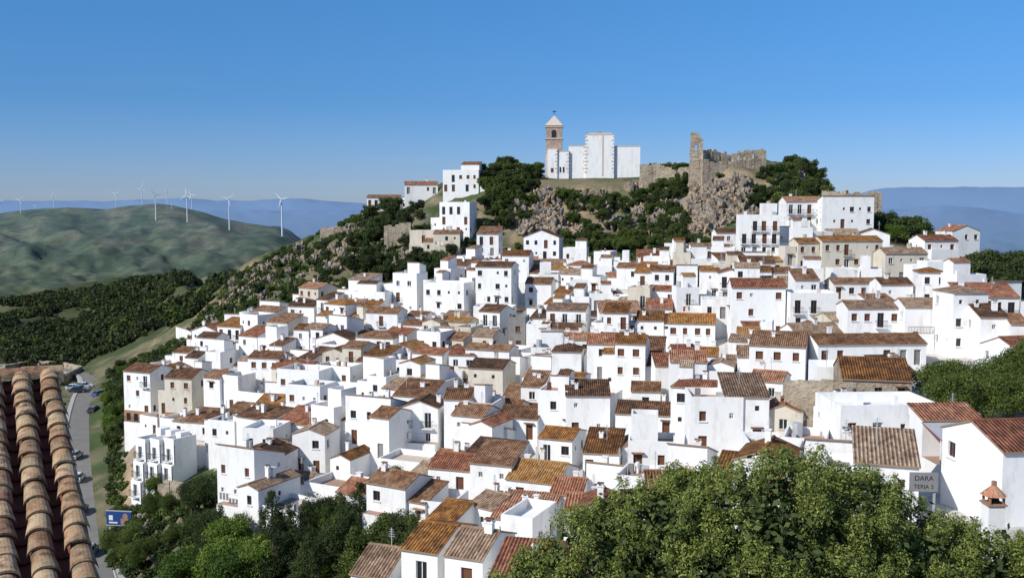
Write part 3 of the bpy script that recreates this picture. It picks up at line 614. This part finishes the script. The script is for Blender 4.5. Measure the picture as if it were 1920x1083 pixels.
# ---------------------------------------------------------------- rocks
def rockmesh(seed):
    import bmesh
    from mathutils import noise as mn
    bm=bmesh.new(); bmesh.ops.create_icosphere(bm,subdivisions=4,radius=1)
    for v in bm.verts:
        p=v.co*1.3+Vector((seed*7.1,0,0)); v.co*=1+.75*(mn.cell(p*2.1)-.5)*.5+.35*mn.fractal(p*1.7,1,2,4)
    me=bpy.data.meshes.new('rock'); bm.to_mesh(me); bm.free(); me.materials.append(ROCK); return me
RK=[rockmesh(i) for i in range(4)]
def rock(X,Y,a=1.,b=2.6,dz=0):
    s=R.uniform(a,b); o=inst('rock_outcrop',R.choice(RK),X,Y,s,s*R.uniform(.9,1.6),dz=dz-s*.25)
region([(970,360),(1052,360),(1060,440),(965,440)],(238,285),40,lambda X,Y:rock(X,Y,1.5,3.2))
region([(1296,345),(1405,335),(1415,415),(1300,430)],(232,275),56,lambda X,Y:rock(X,Y,1.5,3.4))
region([(1060,358),(1300,355),(1300,440),(1060,440)],(236,285),34,lambda X,Y:rock(X,Y,1.3,2.8))
region([(1400,340),(1500,335),(1500,400),(1400,410)],(226,275),16,rock)
region([(430,530),(600,445),(680,420),(700,500),(600,520),(480,570)],(225,320),80,lambda X,Y:rock(X,Y,.7,2.1))
region([(340,650),(440,540),(500,570),(400,640)],(200,320),30,lambda X,Y:rock(X,Y,.6,1.7))
region([(600,440),(700,420),(800,440),(780,520),(640,520)],(225,300),30,lambda X,Y:rock(X,Y,.8,2.2))
region([(250,800),(340,810),(340,900),(250,900)],(135,180),12,lambda X,Y:rock(X,Y,.6,1.6))
# ---------------------------------------------------------------- church
y0=292.; x0=xr(1110,330)*y0; zb=zr(331)*y0; k=y0/F
def U(u): return (u-1110)*k
def Zz(v): return (331-v)*k
mb=MB()
mb.box(U(1024),U(1054),-1,4,-4,Zz(287),mTRM); mb.box(U(1024)+.05,U(1054)-.05,-.95,3.95,Zz(287),Zz(238),mTB)
for vv in (287,262,240): mb.box(U(1023)-.1,U(1055)+.1,-1.15,4.15,Zz(vv),Zz(vv)+.3,mTRM)
cx=(U(1024)+U(1054))/2
mb.box(cx-.7,cx+.7,-1.0,-.9,Zz(259),Zz(249),mG)
mb.poly([(cx+.7*math.cos(t),-1.0,Zz(249)+.7*math.sin(t)) for t in np.linspace(0,math.pi,9)],mG)
mb.box(U(1024)-.0,U(1024)+.04,.8,2.2,Zz(259),Zz(247),mG)
e=[(U(1023)-.15,-1.2,Zz(237)),(U(1055)+.15,-1.2,Zz(237)),(U(1055)+.15,4.2,Zz(237)),(U(1023)-.15,4.2,Zz(237))]; ap=(cx,1.5,Zz(217))
for i in range(4): mb.poly([e[i],e[(i+1)%4],ap],mTRM)
mb.box(cx-.06,cx+.06,1.45,1.55,Zz(218),Zz(208),mI); mb.box(cx-.5,cx+.6,1.47,1.53,Zz(211),Zz(211)+.25,mI)
def cblock(u0,u1,vt,ya,yb,stripes=1,m=mW):
    mb.box(U(u0),U(u1),ya,yb,-4,Zz(vt),m)
    if stripes:
        h=1.; i=0
        while h<Zz(vt)-.5:
            w_=4.5 if i%2 else 2.5
            for a,b_ in (((u0,u0+w_),(u1-w_,u1)) if stripes==1 else ((u1-w_,u1),)): mb.box(U(a)-.03,U(b_)+.03,ya-.04,ya+.5,h,h+.45,mTRM)
            h+=1.0; i+=1
    mb.box(U(u0)-.06,U(u1)+.06,ya-.06,yb+.06,Zz(vt),Zz(vt)+.25,mTRM)
cblock(1028,1046,281,-4,-1.3,2); cblock(1045.5,1067,286,-3.6,2,2); cblock(1066.5,1098,276,-2.8,8,2); cblock(1097.5,1150,256,-3.2,10,1)
cblock(1149,1198,277,-2.4,9,0)
mb.box(U(1104),U(1146),-1,6,Zz(256)+.26,Zz(251),mTRM); mb.box(U(1121),U(1128),1,3,Zz(251),Zz(248),mGR)
mb.box(U(1128),U(1131),-3.24,-3.1,0,Zz(257),mTRM)
for a,b_,c_,d_ in ((1050,1053,324,314),(1056,1059,324,314)): mb.box(U(a),U(b_),-3.66,-3.5,Zz(c_),Zz(d_),mG)
mb.box(U(1034),U(1039),-4.04,-3.9,Zz(324),Zz(316),mWD)
mb.make('hilltop_church',(x0,y0,zb),math.radians(-4))
# ---------------------------------------------------------------- ruins
def ruin(name,pts,seg=.9,th=1.0,holes=0,jag=.35,mt_=mS):
    mb=MB(); rr=random.Random(int(pts[0][0]))
    for (ua,ta,ba,da),(ub,tb_,bb,db) in zip(pts[:-1],pts[1:]):
        A_=Vector((xr(ua,ba)*da,da)); B_=Vector((xr(ub,bb)*db,db)); L_=(B_-A_).length; n=max(1,int(L_/seg)); dr=(B_-A_)/L_
        for i in range(n):
            t=(i+.5)/n; P_=A_+dr*(i*L_/n); d_=da+(db-da)*t; zt=zr(ta+(tb_-ta)*t)*d_+rr.uniform(-jag,jag); zb_=zr(ba+(bb-ba)*t)*d_-2.5
            hole=holes and i%holes==holes//2
            if hole:
                zm=zt-1.1; mb.obox((P_.x,P_.y),(dr.x,dr.y),0,L_/n,-th,0,zb_,zm-1.2,mt_); mb.obox((P_.x,P_.y),(dr.x,dr.y),0,L_/n,-th+.1,-.1,zm,zt,mt_)
            else: mb.obox((P_.x,P_.y),(dr.x,dr.y),0,L_/n+.05,-th+rr.uniform(-.1,.05),rr.uniform(-.06,.06),zb_,zt,mt_)
    return mb.make(name)
mb=MB(); ty=258.; kx=ty/F; tx=xr(1305,300)*ty; tb0=zr(338)*ty; rr=random.Random(3)
for i in range(24):
    v0=340-i*3.8; z0_=zr(v0)*ty-tb0; z1_=zr(v0-3.85)*ty-tb0; t=i/24
    lw=-1.65+rr.uniform(-.12,.12)+.15*t; rw=(1.65+rr.uniform(-.25,.15)) if (i<8 or 14<i) else (1.05+rr.uniform(-.3,.3))
    if i>=21: lw,rw=(-1.6+rr.uniform(0,.2),1.0+rr.uniform(-.3,.3)) if i<23 else (-1.5,.6)
    if 15<=i<=17: mb.box(lw,-.35,-1.0,1.0,z0_,z1_,mS); mb.box(.35,rw,-1.0,1.0,z0_,z1_,mS)
    else: mb.box(lw,rw,-1.0+rr.uniform(-.06,.06),1.0,z0_,z1_,mS)
mb.make('ruined_castle_tower',(tx,ty,tb0),math.radians(-8))
ruin('ruined_castle_wall',[(1318,284,312,262),(1338,281,310,264),(1372,290,308,266),(1400,281,308,266),(1436,278,306,266)],.7,1.1,5,.45)
ruin('ruined_castle_wall',[(1317,300,335,255),(1345,308,335,256),(1380,300,335,257),(1436,294,325,259)],.8,1.,0,.6)
ruin('ruined_castle_wall',[(1200,312,338,276),(1230,306,340,276),(1266,318,345,274),(1292,315,345,262)],.9,1.,0,.5)
ruin('ruined_castle_wall',[(1540,354,385,240),(1585,360,400,236),(1652,362,425,236)],1.,1.4,0,.4)
ruin('ruined_castle_wall',[(1652,362,425,236),(1640,360,410,248)],1.,1.4)
ruin('stone_wall',[(720,425,445,262),(770,418,440,262)],1.,.8); ruin('stone_wall',[(600,430,448,286),(640,422,440,286)],1.,.8)
ruin('stone_wall',[(1470,716,765,103),(1560,712,770,100),(1700,742,775,99)],1.2,.6,0,.08)
ruin('stone_wall',[(10,684,700,290),(60,676,690,300),(110,678,692,298),(150,686,702,288),(120,700,716,268),(30,705,722,262)],1.4,.7,0,.1)
ruin('stone_wall',[(296,905,935,135),(340,900,935,133)],1,.6)
ruin('white_wall',[(355,842,872,152),(410,845,875,148),(468,862,892,142)],2.,.4,0,.05,mW)
ruin('white_wall',[(330,613,622,262),(352,620,630,252),(383,640,652,238),(372,648,660,232)],1.,.4,0,.04,mW)
# ---------------------------------------------------------------- road
ASP=flatm('asphalt',(.20,.19,.175),.95,.3,.6); KERB=flatm('kerb_concrete',(.4,.39,.36)); PAINT=flatm('road_paint',(.75,.75,.72),.7,.1)
rp=[(190,1200,104),(176,1083,126),(162,950,156),(152,880,177),(152,800,209),(162,755,240),(176,722,262),(150,700,285),(60,690,300),(-100,690,300)]
pts=[Vector((xr(u,v)*d,d)) for u,v,d in rp]
fine=[]
for i in range(len(pts)-1):
    p_=[pts[max(0,i-1)],pts[i],pts[i+1],pts[min(len(pts)-1,i+2)]]
    for j in range(16):
        t=j/16; fine.append(.5*((2*p_[1])+(-p_[0]+p_[2])*t+(2*p_[0]-5*p_[1]+4*p_[2]-p_[3])*t*t+(-p_[0]+3*p_[1]-3*p_[2]+p_[3])*t**3))
mb=MB(); hw=2.6
rz=np.convolve(np.pad([h1(p.x,p.y) for p in fine],6,'edge'),np.ones(13)/13,'valid')+.25
lf=[];
for i,p in enumerate(fine):
    d=(fine[min(i+1,len(fine)-1)]-fine[max(i-1,0)]).normalized(); n=Vector((d.y,-d.x)); lf.append((p,n,rz[i]))
def strip(a,b,za,zb_,m):
    for (p,n,z),(q,n2_,z2) in zip(lf[:-1],lf[1:]):
        A1=p+n*a;B1=p+n*b;A2=q+n2_*a;B2=q+n2_*b
        mb.poly([(A1.x,A1.y,z+za),(B1.x,B1.y,z+zb_),(B2.x,B2.y,z2+zb_),(A2.x,A2.y,z2+za)],m)
strip(-hw,hw,0,0,0); strip(hw,hw,0,.13,1); strip(hw,hw+.9,.13,.13,1); strip(hw+.9,hw+1,.13,-1.5,1); strip(-hw,-hw,0,.13,1); strip(-hw-.9,-hw,.13,.13,1); strip(-hw-1.,-hw-.9,-1.5,.13,1); strip(hw-.35,hw-.25,.006,.006,2)
mb.make('road',mats=[ASP,KERB,PAINT])
# ---------------------------------------------------------------- cars
def car(u,v,rot,colr,name='parked_car'):
    X,Y=ground_at(u,v,100); cols={'w':(.75,.75,.75),'s':(.4,.42,.45),'d':(.04,.045,.06),'r':(.35,.03,.03),'b':(.05,.1,.25)}
    j=min(range(len(lf)),key=lambda i:(lf[i][0]-Vector((X,Y))).length); near=(lf[j][0]-Vector((X,Y))).length<3.2
    z=lf[j][2]+.01 if near else h1(X,Y)+.05
    pm,nt,b=newmat('car_paint_'+colr,.3); b.inputs['Base Color'].default_value=(*cols[colr],1); b.inputs['Specular IOR Level'].default_value=.5; b.inputs['Coat Weight'].default_value=.5
    mb=MB(); lowp=[(-2.05,.3),(2.05,.3),(2.1,.55),(2.0,.78),(1.1,.92),(-1.75,.95),(-2.08,.8)]
    cab=[(1.1,.92),(.45,1.42),(-1.1,1.45),(-1.75,.95)]
    def ext(pr,w0,w1,m):
        n=len(pr); zz=[p[1] for p in pr]; mn_,mx=min(zz),max(zz); ww=[w0+(w1-w0)*(p[1]-mn_)/(mx-mn_) for p in pr]
        mb.poly([(p[0],-w,p[1]) for p,w in zip(pr,ww)],m); mb.poly([(p[0],w,p[1]) for p,w in zip(pr,ww)][::-1],m)
        for i in range(n):
            j=(i+1)%n; mb.poly([(pr[i][0],ww[i],pr[i][1]),(pr[j][0],ww[j],pr[j][1]),(pr[j][0],-ww[j],pr[j][1]),(pr[i][0],-ww[i],pr[i][1])],m)
    ext(lowp,.86,.82,0); ext(cab,.8,.62,1); ext([(.42,1.40),(.40,1.47),(-1.08,1.50),(-1.12,1.43)],.64,.6,0)
    for sy in(-1,1): mb.box(-.40,-.30,sy*.74-.06,sy*.74+.06,.9,1.42,0)
    for wx in(-1.3,1.3):
        for sy in(-1,1):
            t=np.linspace(0,2*math.pi,13)[:-1]; a=[(wx+.31*math.cos(q),sy*.88,.31+.31*math.sin(q)) for q in t]; b_=[(p[0],sy*.66,p[2]) for p in a]
            mb.poly(a if sy<0 else a[::-1],2)
            for i in range(12): mb.poly([a[i],a[(i+1)%12],b_[(i+1)%12],b_[i]],2)
            mb.poly([(wx+.17*math.cos(q),sy*.884,.31+.17*math.sin(q)) for q in t][::1 if sy<0 else -1],3)
    for sy in(-.6,.6): mb.box(2.03,2.09,sy-.15,sy+.15,.6,.72,3); mb.box(-2.10,-2.05,sy-.12,sy+.12,.65,.8,4)
    TY=bpy.data.materials.get('tyre') or flatm('tyre',(.02,.02,.02)); 
    mb.make(name,(X,Y,z),rot,mats=[pm,GLASS,TY,METAL,REDP])
for u,v,r,cl in ((168,1046,1.75,'s'),(177,770,1.5,'d'),(139,731,.4,'w'),(150,737,.4,'s'),(146,742,.4,'d'),(158,730,.4,'w'),(146,905,1.75,'w'),(141,862,1.65,'s'),(150,965,1.75,'d'),(324,888,2.2,'w'),(187,738,1.2,'b')): car(u,v,r,cl)
# ---------------------------------------------------------------- terraced white block by the road + billboard
def at(u,v,d): return (xr(u,v)*d,d)
X,Y=ground_at(262,968,110)
mb=MB()
for i in range(3):
    a=-3.4+i*2.35; ya=-.3+i*.7
    for f in range(3):
        yb=ya+f*.5; mb.wall((a,yb),(a+2.3,yb),(-2 if f==0 else f*2.7),f*2.7+2.7,[(.6,1.5,f*2.7+.35,f*2.7+2.1,mG,2)],mW); mb.box(a,a+2.3,yb+.22,6,(-2 if f==0 else f*2.7),f*2.7+2.69,mW)
    mb.roof(a,a+2.3,ya+1,6,8.1,'flat',.3,mT,mW)
    mb.box(a+.2,a+1.4,4,5.6,8.1,9.5,mW)
mb.make('white_apartment_block',(X,Y+3,h1(X,Y+3)),math.radians(-35))
bx,by=ground_at(224,1000,110); BB=flatm('billboard_blue',(.02,.06,.22),.5,.1); WP=flatm('white_print',(.7,.7,.7),.5,.05); SK=flatm('billboard_photo',(.35,.2,.14),.5,.3,1)
mb=MB(); mb.box(-1.9,1.9,-.08,.08,1.2,3.2,0); 
for q in(-1.5,1.5): mb.box(q-.08,q+.08,.09,.25,-1,3.0,3)
mb.box(-1.98,1.98,-.1,.1,1.1,1.2,3); mb.box(-1.98,1.98,-.1,.1,3.2,3.3,3)
mb.box(-1.5,-.9,-.10,-.08,1.9,2.6,1); mb.box(-1.5,-.2,-.10,-.08,1.45,1.65,1); mb.box(.3,1.5,-.10,-.08,1.3,2.2,2); mb.poly([(1.0+.4*math.cos(t),-.095,2.5+.45*math.sin(t)) for t in np.linspace(0,2*math.pi,14)[:-1]],2)
mb.make('billboard',(bx,by,h1(bx,by)),math.radians(-8),mats=[BB,WP,SK,METAL])
# ---------------------------------------------------------------- wind turbines
TW,nt,b=newmat('turbine_white',.5); b.inputs['Base Color'].default_value=(.58,.62,.68,1)
def turbine(u,vh,vb,d):
    x_,y_=xr(u,vh)*d,d; zg=h1(x_,y_); top=zr(vh)*d; Hh=top-zg; mb=MB(); n=10
    r0,r1=Hh*.026,Hh*.015
    ring=lambda z,r:[(r*math.cos(t),r*math.sin(t),z) for t in np.linspace(0,2*math.pi,n+1)[:-1]]
    a,b_=ring(-5,r0),ring(Hh,r1)
    for i in range(n): mb.poly([a[i],a[(i+1)%n],b_[(i+1)%n],b_[i]],0)
    s=min(Hh,42)/45.; mb.box(-1.1*s,1.1*s,-2.6*s,4*s,Hh-.6*s,Hh+1.2*s,0)
    ph=random.uniform(0,2.1); Lb=17
    for k_ in range(3):
        t=ph+k_*2.0944; d_=Vector((math.cos(t),0,math.sin(t))); p_=Vector((-math.sin(t),0,math.cos(t))); c_=Vector((0,-3.4*s,Hh+.4*s))
        pr=[(0,.4),(.2,1.05),(.6,.7),(1,.2)]
        for (q0,w0),(q1,w1) in zip(pr[:-1],pr[1:]):
            for yy_ in(-.2*s,.2*s):
                o_=Vector((0,yy_,0)); mb.poly([c_+o_+d_*Lb*s*q0-p_*w0*s,c_+o_+d_*Lb*s*q0+p_*w0*s,c_+o_+d_*Lb*s*q1+p_*w1*s,c_+o_+d_*Lb*s*q1-p_*w1*s],0)
    hb=ring(0,1.*s); mb.poly([(p[0],-3.9*s,p[1]+Hh+.4*s) for p in hb],0)
    for i in range(n): 
        A1=hb[i];B1=hb[(i+1)%n]; mb.poly([(A1[0],-3.9*s,A1[1]+Hh+.4*s),(B1[0],-3.9*s,B1[1]+Hh+.4*s),(B1[0],-2.6*s,B1[1]+Hh+.4*s),(A1[0],-2.6*s,A1[1]+Hh+.4*s)],0)
    mb.make('wind_turbine',(x_,y_,zg),random.uniform(-.5,.5),mats=[TW])
for u,vh,d in ((0,376,2250),(38,375,2150),(100,366,2250),(217,364,2300),(266,353,2300),(291,366,2000),(313,355,2300),(321,376,2150),(350,366,2000),(359,366,2300),(429,373,1950),(528,374,1850),(66,386,2400)): turbine(u,vh,0,d)
# ---------------------------------------------------------------- near tiled roof (lower left)
NT,nt,b=newmat('old_barrel_tile',.9); g_=N(nt,'ShaderNodeNewGeometry')
c_=ramp(nt,g_.outputs['Random Per Island'],[(0,(.24,.13,.075)),(.5,(.37,.23,.13)),(1,(.50,.35,.22))]); n_=noise(nt,9,8,pos(nt),.7); n2_=noise(nt,2.6,7,pos(nt),.75)
c_=mix(nt,c_,(.06,.045,.03),ramp(nt,n_,[(.46,(0,0,0)),(.64,(.95,.95,.95))])); c_=mix(nt,c_,(.44,.39,.25),ramp(nt,n2_,[(.50,(0,0,0)),(.68,(.75,.75,.75))]))
nt.links.new(c_,b.inputs['Base Color']); bump(nt,b,n_,.6,.02)
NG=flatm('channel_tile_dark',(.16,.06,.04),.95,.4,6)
P0=Vector((-5.07,11.0,-1.90)); dn=Vector((1.72,-3.2,-1.02)).normalized(); lat=Vector((-.88,-.473,0)); up=lat.cross(dn).normalized()
if up.z<0: up=-up
mb=MB(); sp=.275
def barrel(o,dirn,len_,r0,r1,convex,m):
    n=11; t=np.linspace(0,math.pi,n); s_=1 if convex else -1
    jit=random.uniform(-.012,.012); j2=random.uniform(-.012,.012)
    a=[o+lat*(r0*math.cos(q)+jit)+up*(s_*r0*.8*math.sin(q)) for q in t]; e=o+dirn*len_+up*.015
    b_=[e+lat*(r1*math.cos(q)+j2)+up*(s_*r1*.8*math.sin(q)) for q in t]
    i0=len(mb.v); mb.v+=[tuple(p) for p in a+b_]
    th=.022
    mb.v+=[tuple(p-up*th*s_) for p in b_]
    for i in range(n-1):
        mb.f.append((i0+i,i0+i+1,i0+n+i+1,i0+n+i)); mb.m.append(m); mb.uv+=[(0,0)]*4
        mb.f.append((i0+n+i,i0+n+i+1,i0+2*n+i+1,i0+2*n+i)); mb.m.append(m); mb.uv+=[(0,0)]*4
for j in range(22):
    for i in range(26):
        o=P0+lat*(j*sp+.10)+dn*(i*.27+random.uniform(-.015,.015))
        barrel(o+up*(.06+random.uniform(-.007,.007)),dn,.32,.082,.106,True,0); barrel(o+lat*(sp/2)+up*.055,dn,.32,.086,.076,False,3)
for j in range(16):
    o=P0+lat*(j*.4-.05)+up*.04
    n=9;t=np.linspace(0,math.pi,n); fd=Vector((dn.x,dn.y,0)).normalized()
    a=[o+fd*(.12*math.cos(q))+Vector((0,0,.09*math.sin(q))) for q in t]; b_=[p+lat*.42+Vector((0,0,.012)) for p in a]
    i0=len(mb.v); mb.v+=[tuple(p) for p in a+b_]
    for i in range(n-1): mb.f.append((i0+i,i0+n+i,i0+n+i+1,i0+i+1)); mb.m.append(0); mb.uv+=[(0,0)]*4
def pl(pts,m): mb.poly([tuple(p) for p in pts],m)
Lr=7.; Wd=6.2; A1=P0-up*.02; B1=A1+dn*Lr; C1=B1+lat*Wd; D1=A1+lat*Wd
pl([A1,B1,C1,D1],1); fdn=Vector((-dn.x,-dn.y,dn.z)); E1=A1+fdn*Lr; F1=D1+fdn*Lr; pl([A1,D1,F1,E1],1)
ins=lat*.12; zb_=-16
for a,b_ in ((A1,B1),(E1,A1)):
    a=a+ins-up*.1; b_=b_+ins-up*.1; pl([a,b_,Vector((b_.x,b_.y,zb_)),Vector((a.x,a.y,zb_))],2)
for a,b_ in ((B1,C1),(E1,F1)):
    a=a-up*.1+ins;b_=b_-up*.1; pl([a,b_,Vector((b_.x,b_.y,zb_)),Vector((a.x,a.y,zb_))],2)
mb.make('tiled_roof_house',mats=[NT,BRICK,WALL,NG],smooth=False)
# ---------------------------------------------------------------- right foreground house, sign, chimney
hx,hy=at(1815,960,70); zg=zr(965)*hy
mb=MB(); 
mb.wall((-2.2,0),(2.3,0),-6,3.6,[(.3,1.1,.6,1.8,mG,4)],mW); mb.wall((2.3,0),(2.3,5),-6,3.6,[],mW); mb.wall((2.3,5),(-2.2,5),-6,3.6,[],mW); mb.wall((-2.2,5),(-2.2,0),-6,3.6,[],mW)
mb.poly([(-2.2,0,3.6),(2.3,0,3.6),(2.3,5,3.6),(-2.2,5,3.6)],mF)
mb.box(-2.2,2.3,0,.06,3.6,3.7,mRD)
for q in np.arange(-2.1,2.3,.16): mb.box(q,q+.025,.02,.045,3.7,4.5,mM)
mb.box(-2.2,2.3,.015,.055,4.5,4.55,mRD)
mb.slab([(-2.3,-.3,5.6),(2.4,-.3,5.6),(2.4,2.8,6.2),(-2.3,2.8,6.2)],.08,mM,mRD)
for q in(-2.2,0,2.2): mb.box(q-.04,q+.04,-.1,-.02,3.6,5.6,mW)
mb.box(-2.2,2.3,2.8,5,3.61,6.3,mW); mb.roof(-2.2,2.3,2.8,5.2,6.3,'sf',.35,mTR,mW)
mb.box(-5.4,-2.22,-.4,4.6,-6,1.2,mW); mb.box(-5.4,-2.22,-.4,-.2,1.2,2.0,mW); mb.box(-5.42,-2.21,-.43,-.38,1.1,1.2,mRD)
mb.make('terrace_house',(hx,hy,zg),math.radians(3))
hx,hy=at(1945,960,60); house(hx,hy+4,math.radians(6),5.0,7,zr(850)*60-h1(hx,hy+4),'gx',mW,mTR,.5,'white_house',annex=False)
cx_,cy_=at(1862,960,50); z0=zr(960)*cy_; mb=MB(); mb.box(-.42,.42,-.42,.42,-5,.45,mW); mb.box(-.5,.5,-.5,.5,.45,.52,mB)
for a in(-.4,.3):
    for b_ in(-.4,.3): mb.box(a,a+.1,b_,b_+.1,.52,.95,mB)
mb.box(-.2,.2,-.2,.2,.52,.95,mI)
n=12
for i in range(n):
    t0,t1=2*math.pi*i/n,2*math.pi*(i+1)/n; rr=.66 if i%2 else .6
    mb.poly([(rr*math.cos(t0),rr*math.sin(t0),.92),(rr*math.cos(t1),rr*math.sin(t1),.92),(.08*math.cos(t1),.08*math.sin(t1),1.45),(.08*math.cos(t0),.08*math.sin(t0),1.45)],mTR)
mb.box(-.1,.1,-.1,.1,1.40,1.65,mB); mb.make('tiled_chimney',(cx_,cy_,z0))
sx,sy=at(1732,902,48); z0=zr(902)*sy; mb=MB(); mb.box(-.68,.68,-.03,.03,-.5,.45,0); mb.box(-.6,-.5,.03,.12,-4,.4,1); mb.box(.5,.6,.03,.12,-4,.4,1); sg=mb.make('cafe_sign',(sx,sy,z0),math.radians(-5),mats=[flatm('sign_board',(.26,.26,.26)),METAL])
tm=flatm('sign_letters',(.04,.035,.03))
for t_,zz_ in (('DARA',.06),('TERIA 5',-.34)):
    cu=bpy.data.curves.new('lettering','FONT'); cu.body=t_; cu.size=.34 if t_=='DARA' else .28; cu.align_x='CENTER'; cu.extrude=.004; cu.materials.append(tm)
    to=bpy.data.objects.new('lettering',cu); sc.collection.objects.link(to); to.parent=sg; to.location=(0,-.036,zz_); to.rotation_euler=(math.pi/2,0,0)
# ---------------------------------------------------------------- light, sky, camera
S=Vector((-.74,-.53,0)).normalized(); el=math.radians(38); S=Vector((S.x*math.cos(el),S.y*math.cos(el),math.sin(el)))
sl_=bpy.data.lights.new('sun','SUN'); sl_.energy=4.8; sl_.angle=math.radians(.53); sl_.color=(1,.95,.87); so=bpy.data.objects.new('sun',sl_); sc.collection.objects.link(so); so.rotation_euler=S.to_track_quat('Z','Y').to_euler()
w=bpy.data.worlds.new('World'); sc.world=w; w.use_nodes=True; nt=w.node_tree; bg=nt.nodes['Background']; sk=N(nt,'ShaderNodeTexSky',sky_type='NISHITA'); sk.sun_disc=False; sk.sun_elevation=el; sk.sun_rotation=math.atan2(S.x,S.y); sk.altitude=400; sk.air_density=1.0; sk.dust_density=.3; sk.ozone_density=2.5
tc=N(nt,'ShaderNodeTexCoord'); sp_=N(nt,'ShaderNodeSeparateXYZ'); nt.links.new(tc.outputs['Generated'],sp_.inputs[0])
rc_=ramp(nt,sp_.outputs[2],[(0.,(.31,.42,.72)),(.03,(.28,.39,.68)),(.1,(.20,.38,.64)),(.2,(.22,.47,.71)),(.35,(.45,.62,.8)),(.6,(.65,.72,.8))])
mp=N(nt,'ShaderNodeMapping'); mp.inputs['Scale'].default_value=(2.5,2.5,38); nt.links.new(tc.outputs['Generated'],mp.inputs[0])
cl_=ramp(nt,noise(nt,1.6,7,mp.outputs[0],.6),[(.50,(0,0,0)),(.78,(1,1,1))]); band=ramp(nt,sp_.outputs[2],[(0,(.5,.5,.5)),(.03,(.45,.45,.45)),(.09,(.15,.15,.15)),(.16,(0,0,0))])
mc_=mix(nt,sk.outputs[0],rc_,1.0,'MULTIPLY'); vm_=N(nt,'ShaderNodeVectorMath',operation='SCALE'); nt.links.new(mc_,vm_.inputs[0]); vm_.inputs['Scale'].default_value=1.5
fin=mix(nt,vm_.outputs[0],(3.6,4.2,5.2),mathn(nt,'MULTIPLY',mathn(nt,'MULTIPLY',cl_,band),.4))
nt.links.new(fin,bg.inputs[0]); bg.inputs[1].default_value=.11
cam=bpy.data.cameras.new('camera'); cam.lens=35; cam.sensor_width=36; cam.clip_end=200000; cam.clip_start=.1; co=bpy.data.objects.new('camera',cam); sc.collection.objects.link(co); co.rotation_euler=(math.pi/2-PT,0,0); sc.camera=co
sc.view_settings.view_transform='Standard'; sc.view_settings.look='None'; sc.view_settings.exposure=0
